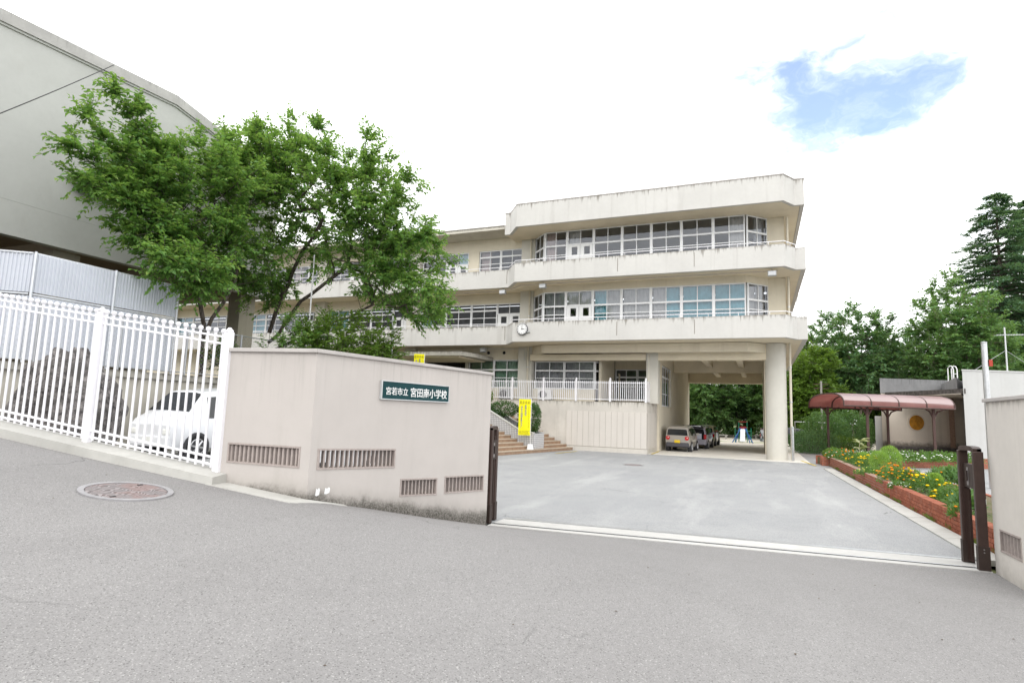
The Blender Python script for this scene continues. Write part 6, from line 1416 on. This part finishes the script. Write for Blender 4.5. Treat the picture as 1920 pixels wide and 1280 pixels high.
# ================================================================== vehicles
M_tyre = plain('tyre_rubber', (0.02, 0.02, 0.021), 0.85); M_rim = plain('alloy_rim', (0.50, 0.50, 0.52), 0.3, 0.8, 0.5)
def carpaint(name, c):
    if name not in MATS:
        t = NT(name); MATS[name] = t.out(t.mix(t.mr(t.noise(1.5, 3), 0.3, 0.7), tuple(x*0.94 for x in c), c), 0.32, 0.0, 0.5, **{'Coat Weight': 0.6, 'Coat Roughness': 0.05})
    return MATS[name]
t = NT('car_glass'); M_cglass = t.out((0.018, 0.02, 0.022), 0.04, 0, 0.6)
M_red = plain('tail_lamp_red', (0.50, 0.015, 0.02), 0.15, 0, 0.6); M_trim = plain('black_trim', (0.045, 0.045, 0.05), 0.6); M_chrome = plain('chrome', (0.7, 0.7, 0.72), 0.15, 0.9); M_plate = plain('yellow_plate', (0.72, 0.50, 0.03), 0.5); M_plw = plain('white_plate', (0.75, 0.75, 0.72), 0.5)
def car(label, paint, L, W, Hh, prof, loc, rz, bumper=None, group='cars parked at the school', hatch=False, lamp='round', plate=None, name='parked_car', wheel_r=0.29, axles=(0.17, 0.80)):
    """car pointing +Y in its own frame, rear at y=0. prof: stations (f along length, z_low, z_belt, z_roof, tuck)"""
    o = thing(name, loc, label, 'car', group, rz, local=True); hw = W/2
    rows = []
    for (f, zl, zbelt, zr, k) in prof:
        y = f*L; w = hw*k
        rows.append([(w*0.90, y, zl), (w*0.985, y, zl+0.14), (w, y, zl+(zbelt-zl)*0.55), (w*0.975, y, zbelt), (w*(0.975-0.13*(zr-zbelt)/0.6), y, zbelt+(zr-zbelt)*0.80), (w*(0.93-0.18*(zr-zbelt)/0.6), y, zbelt+(zr-zbelt)*0.955), (w*0.45, y, zr), (0, y, zr+0.012)])
    n = len(rows[0]); body = MB(); gl = {}
    full = []
    for r in rows: full.append([(-x, y, z) for x, y, z in r] + [(x, y, z) for x, y, z in reversed(r[:-1])])
    m = len(full[0]); 
    for r in full: body.v += r
    R = len(full)
    def face(i, j): return (i*m+j, i*m+j+1, (i+1)*m+j+1, (i+1)*m+j)
    GS = {}
    for i in range(R-1):
        for j in range(m-1):
            isbelt = j in (3, m-5)
            tall = prof[i][3]-prof[i][2] > 0.30 and prof[i+1][3]-prof[i+1][2] > 0.30
            if isbelt and tall: GS.setdefault('L' if j == 3 else 'R', []).append((i, j))
            body.f.append(face(i, j))
    body.f.append(tuple(reversed(range(m)))); body.f.append(tuple((R-1)*m+j for j in range(m)))
    ob_ = body.obj('body', paint, o, smooth=0.55)
    sd = []
    for side, fs in GS.items():
        for (i, j) in fs:
            a, b_, c, d = [Vector(body.v[q]) for q in face(i, j)]
            ctr = (a+b_+c+d)/4; nr = (b_-a).cross(d-a).normalized()
            if nr.x*ctr.x < 0: nr = -nr
            q = [p+(ctr-p)*0.0+nr*0.006 for p in (a, b_, c, d)]
            def lerp(p1, p2, f): return p1*(1-f)+p2*f
            q2 = [lerp(q[0], q[1], 0.04), lerp(q[0], q[1], 0.97), lerp(q[3], q[2], 0.97), lerp(q[3], q[2], 0.04)]
            e = 0.03/max(0.1, (q2[3]-q2[0]).length); q3 = [lerp(q2[0], q2[3], e), lerp(q2[1], q2[2], e), lerp(q2[1], q2[2], 1-e), lerp(q2[0], q2[3], 1-e)]
            MB().quad(*q3).obj('side_window', M_cglass, o)
    for i in range(R-1):                                   # windscreen where the roof line drops steeply
        if prof[i][3]-prof[i+1][3] > 0.3:
            a, c = rows[i], rows[i+1]; dz = Vector((0, 0.014, 0.014))
            q = [Vector((-a[5][0]*0.97, a[5][1], a[5][2])), Vector((a[5][0]*0.97, a[5][1], a[5][2])), Vector((c[4][0]*0.98, c[4][1], c[4][2])), Vector((-c[4][0]*0.98, c[4][1], c[4][2]))]
            top = [Vector((-a[6][0], a[6][1], a[6][2])), Vector((a[6][0], a[6][1], a[6][2]))]; bot = [Vector((c[6][0], c[6][1], c[6][2])), Vector((-c[6][0], c[6][1], c[6][2]))]
            f = 0.10; pts_ = [q[0], top[0], top[1], q[1], q[2], bot[0], bot[1], q[3]]; opp = [q[3], bot[1], bot[0], q[2], q[1], top[1], top[0], q[0]]
            MB().poly([p*(1-f)+o2*f+dz for p, o2 in zip(pts_, opp)]).obj('windscreen', M_cglass, o)
    yb = -0.012; zb0, zr0, wb = prof[0][2], prof[0][3], hw*prof[0][4]
    if not hatch:
        MB().poly([(-wb*0.86, yb, zb0+0.03), (wb*0.86, yb, zb0+0.03), (wb*0.80, yb, zb0+(zr0-zb0)*0.80), (wb*0.66, yb, zb0+(zr0-zb0)*0.90), (-wb*0.66, yb, zb0+(zr0-zb0)*0.90), (-wb*0.80, yb, zb0+(zr0-zb0)*0.80)]).obj('rear_window', M_cglass, o)
        MB().box(-0.02, 0.32, yb-0.02, yb-0.006, zb0+0.045, zb0+0.06).obj('wiper', M_trim, o)
    else:
        MB().poly([(-wb*0.88, yb, 0.62), (wb*0.88, yb, 0.62), (wb*0.86, yb, zb0), (wb*0.76, yb, zb0+(zr0-zb0)*0.86), (-wb*0.76, yb, zb0+(zr0-zb0)*0.86), (-wb*0.86, yb, zb0)]).obj('boot_opening', plain('boot_dark', (0.012, 0.012, 0.014), 0.9), o)
        hz = zr0-0.02; m_ = MB(); m_.hexa([(-wb*0.86, -0.85, hz+0.10), (wb*0.86, -0.85, hz+0.10), (wb*0.8, 0.05, hz-0.02), (-wb*0.8, 0.05, hz-0.02), (-wb*0.84, -0.83, hz+0.20), (wb*0.84, -0.83, hz+0.20), (wb*0.78, 0.05, hz+0.05), (-wb*0.78, 0.05, hz+0.05)]); tg = m_.obj('tailgate', M_trim, o, bev=0.02)
        MB().box(-wb*0.7, wb*0.7, -0.86, -0.85, hz+0.12, hz+0.17).obj('tailgate_trim', M_chrome, tg)
        MB().box(-0.15, 0.45, -0.02, -0.008, 0.64, 1.0).obj('boot_load', plain('pale_load', (0.55, 0.56, 0.64), 0.8), o)
    zl = prof[0][1]
    MB().hexa([(-wb*0.98, -0.06, zl-0.02), (wb*0.98, -0.06, zl-0.02), (wb*1.0, 0.3, zl-0.02), (-wb*1.0, 0.3, zl-0.02), (-wb*0.97, -0.045, zl+0.24), (wb*0.97, -0.045, zl+0.24), (wb*1.005, 0.3, zl+0.24), (-wb*1.005, 0.3, zl+0.24)]).obj('rear_bumper', bumper or paint, o, bev=0.05)
    MB().hexa([(-hw*0.9, L-0.3, zl-0.02), (hw*0.9, L-0.3, zl-0.02), (hw*0.86, L+0.05, zl-0.02), (-hw*0.86, L+0.05, zl-0.02), (-hw*0.9, L-0.3, zl+0.26), (hw*0.9, L-0.3, zl+0.26), (hw*0.86, L+0.03, zl+0.26), (-hw*0.86, L+0.03, zl+0.26)]).obj('front_bumper', bumper or paint, o, bev=0.05)
    for s in (-1, 1):
        if lamp == 'round': MB().disc((s*wb*0.80, -0.02, zb0-0.13), (0, 1, 0), 0.115, 0.06, 20).obj('tail_lamp', M_red, o, smooth=0.6); MB().disc((s*wb*0.80+0.02, -0.052, zb0-0.10), (0, 1, 0), 0.03, 0.01, 10).obj('reflector', M_plw, o)
        else: MB().box(s*wb*0.90-0.09, s*wb*0.90+0.08, -0.03, 0.10, zb0-0.28, zb0+0.02).obj('tail_lamp', M_red, o, bev=0.03)
        MB().box(s*hw*0.70-0.13, s*hw*0.70+0.13, L-0.10, L+0.02, prof[-1][2]-0.20, prof[-1][2]-0.04).obj('headlamp', M_plw, o, bev=0.04)
        MB().hexa([(s*hw*0.98, L*0.68, prof[3][2]+0.02), (s*(hw+0.16), L*0.68, prof[3][2]+0.02), (s*(hw+0.16), L*0.68+0.12, prof[3][2]+0.02), (s*hw*0.98, L*0.68+0.10, prof[3][2]+0.02), (s*hw*0.98, L*0.68, prof[3][2]+0.16), (s*(hw+0.16), L*0.68, prof[3][2]+0.16), (s*(hw+0.16), L*0.68+0.10, prof[3][2]+0.16), (s*hw*0.98, L*0.68+0.08, prof[3][2]+0.16)][:8] if s > 0 else
                  [(s*(hw+0.16), L*0.68, prof[3][2]+0.02), (s*hw*0.98, L*0.68, prof[3][2]+0.02), (s*hw*0.98, L*0.68+0.10, prof[3][2]+0.02), (s*(hw+0.16), L*0.68+0.12, prof[3][2]+0.02), (s*(hw+0.16), L*0.68, prof[3][2]+0.16), (s*hw*0.98, L*0.68, prof[3][2]+0.16), (s*hw*0.98, L*0.68+0.08, prof[3][2]+0.16), (s*(hw+0.16), L*0.68+0.10, prof[3][2]+0.16)]).obj('wing_mirror', paint, o, bev=0.03)
        for yq in (0.36, 0.62): MB().box(s*(hw+0.004)-0.014, s*(hw+0.004)+0.014, L*yq-0.10, L*yq+0.08, prof[2][2]-0.13, prof[2][2]-0.10).obj('door_handle', paint, o)
        for f in axles:
            y = f*L; x = s*(hw-0.10)
            MB().tube([(x-0.105*s*-1*0.0-0.10, y, wheel_r), (x+0.105, y, wheel_r)], wheel_r+0.055, 24).obj('wheel_arch', M_trim, o, smooth=0.6)
            w = MB().tube([(x-0.09, y, wheel_r), (x-0.07, y, wheel_r), (x+0.07, y, wheel_r), (x+0.115, y, wheel_r)] if s > 0 else [(x-0.115, y, wheel_r), (x-0.07, y, wheel_r), (x+0.07, y, wheel_r), (x+0.09, y, wheel_r)], [wheel_r*0.93, wheel_r, wheel_r, wheel_r*0.93], 24).obj('wheel', M_tyre, o, smooth=0.6)
            rim = MB(); xo = x+s*0.117
            rim.tube([(xo-0.01*s, y, wheel_r), (xo+0.004*s, y, wheel_r)], [wheel_r*0.68, wheel_r*0.64], 20)
            rim.obj('rim_well', M_trim, w); sp = MB()
            for k in range(6):
                a = math.pi/3*k+0.2; p = Vector((xo+0.008*s, y, wheel_r)); e = p+Vector((0, math.cos(a), math.sin(a)))*wheel_r*0.62; sp.tube([p, e], [0.035, 0.026], 5)
            n_ = 20
            sp.tube([(xo+0.006*s, y+math.cos(2*math.pi*k/n_)*wheel_r*0.64, wheel_r+math.sin(2*math.pi*k/n_)*wheel_r*0.64) for k in range(n_+1)], 0.014, 5); sp.obj('rim', M_rim, w)
    pz = zl+0.22 if plate is M_plate else zb0-0.35
    MB().box(-0.165, 0.165, -0.075, -0.055, pz, pz+0.165).obj('licence_plate', plate or M_plw, o)
    MB().box(-0.165, 0.165, L+0.052, L+0.062, zl+0.05, zl+0.215).obj('licence_plate', plate or M_plw, o)
    wz = prof[0][1]; MB().box(-hw*0.86, hw*0.86, 0.35, L-0.35, wz-0.06, wz+0.1).obj('underbody', M_trim, o)
    return o
kei = [(0.0, 0.30, 0.93, 1.36, 0.93), (0.03, 0.27, 0.93, 1.46, 0.975), (0.22, 0.24, 0.93, 1.52, 1.0), (0.50, 0.24, 0.92, 1.525, 1.0), (0.66, 0.24, 0.91, 1.46, 0.99), (0.79, 0.25, 0.90, 0.99, 0.975), (0.96, 0.27, 0.83, 0.86, 0.92), (1.0, 0.32, 0.74, 0.77, 0.84)]
w1, w2 = onz(1251, 844.5), onz(1291, 847)
cx = (w1[0]+w2[0])/2
car('greyish beige compact car with round red tail lamps in the passage', carpaint('car_greige', (0.36, 0.335, 0.30)), 3.395, 1.475, 1.525, kei, (cx+0.05, 36.2, 0.012), math.radians(-3), bumper=plain('bumper_charcoal', (0.075, 0.073, 0.085), 0.6), plate=M_plate)
car('lilac silver hatchback with its tailgate raised in the passage', carpaint('car_lilac', (0.36, 0.345, 0.40)), 3.7, 1.60, 1.5, kei, (-3.95, 40.9, 0.012), math.radians(-3), hatch=True, lamp='box')
car('olive beige car parked farthest inside the passage', carpaint('car_olive', (0.40, 0.38, 0.24)), 3.4, 1.475, 1.52, kei, (-3.75, 46.2, 0.012), math.radians(-3), lamp='box', plate=M_plate)
q = hd(1540, 46); car('dark navy car half hidden behind the right column', carpaint('car_navy', (0.018, 0.020, 0.032)), 4.4, 1.72, 1.5, kei, (q[0]-4.3, q[1]+0.75, -0.006), math.radians(-80), lamp='box', wheel_r=0.31)
van = [(0.0, 0.33, 1.04, 1.60, 0.95), (0.02, 0.28, 1.04, 1.74, 0.985), (0.26, 0.26, 1.03, 1.83, 1.0), (0.42, 0.26, 1.02, 1.84, 1.0), (0.62, 0.26, 1.01, 1.82, 1.0), (0.80, 0.26, 1.00, 1.72, 0.995), (0.915, 0.27, 0.99, 1.14, 0.98), (0.97, 0.28, 0.93, 0.99, 0.94), (1.0, 0.33, 0.80, 0.84, 0.87)]
vf = onx(297, 838, -13.05); zy = zyard(-13.2, 10.4)
# front of the van points to -Y, so its own +Y axis is turned by 180 degrees
car('white minivan parked behind the roadside fence', carpaint('van_white', (0.74, 0.75, 0.78)), 4.7, 1.70, 1.83, van, (-13.9, float(vf[1])+5.05, zy), math.pi, lamp='box', name='parked_van', wheel_r=0.31, axles=(0.19, 0.855))
car('white car parked close behind the louvred gate wall', carpaint('car_white', (0.72, 0.72, 0.74)), 3.4, 1.475, 1.5, kei, (-9.0, 9.2, zyard(-9.0, 11)), math.radians(8), lamp='box', plate=M_plate)
cn = thing('traffic_cone', (-6.9, 12.0, 0.0), 'red traffic cone behind the small louvre of the gate wall', 'traffic cone')
MB().lathe((-6.9, 12.0, zyard(-6.9, 12)), [(0.15, 0.03), (0.03, 0.70)], 16).obj('cone', plain('cone_red', (0.55, 0.06, 0.03), 0.5), cn, smooth=0.6); MB().box(-7.09, -6.71, 11.81, 12.19, zyard(-6.9, 12), zyard(-6.9, 12)+0.035).obj('base', M_trim, cn)
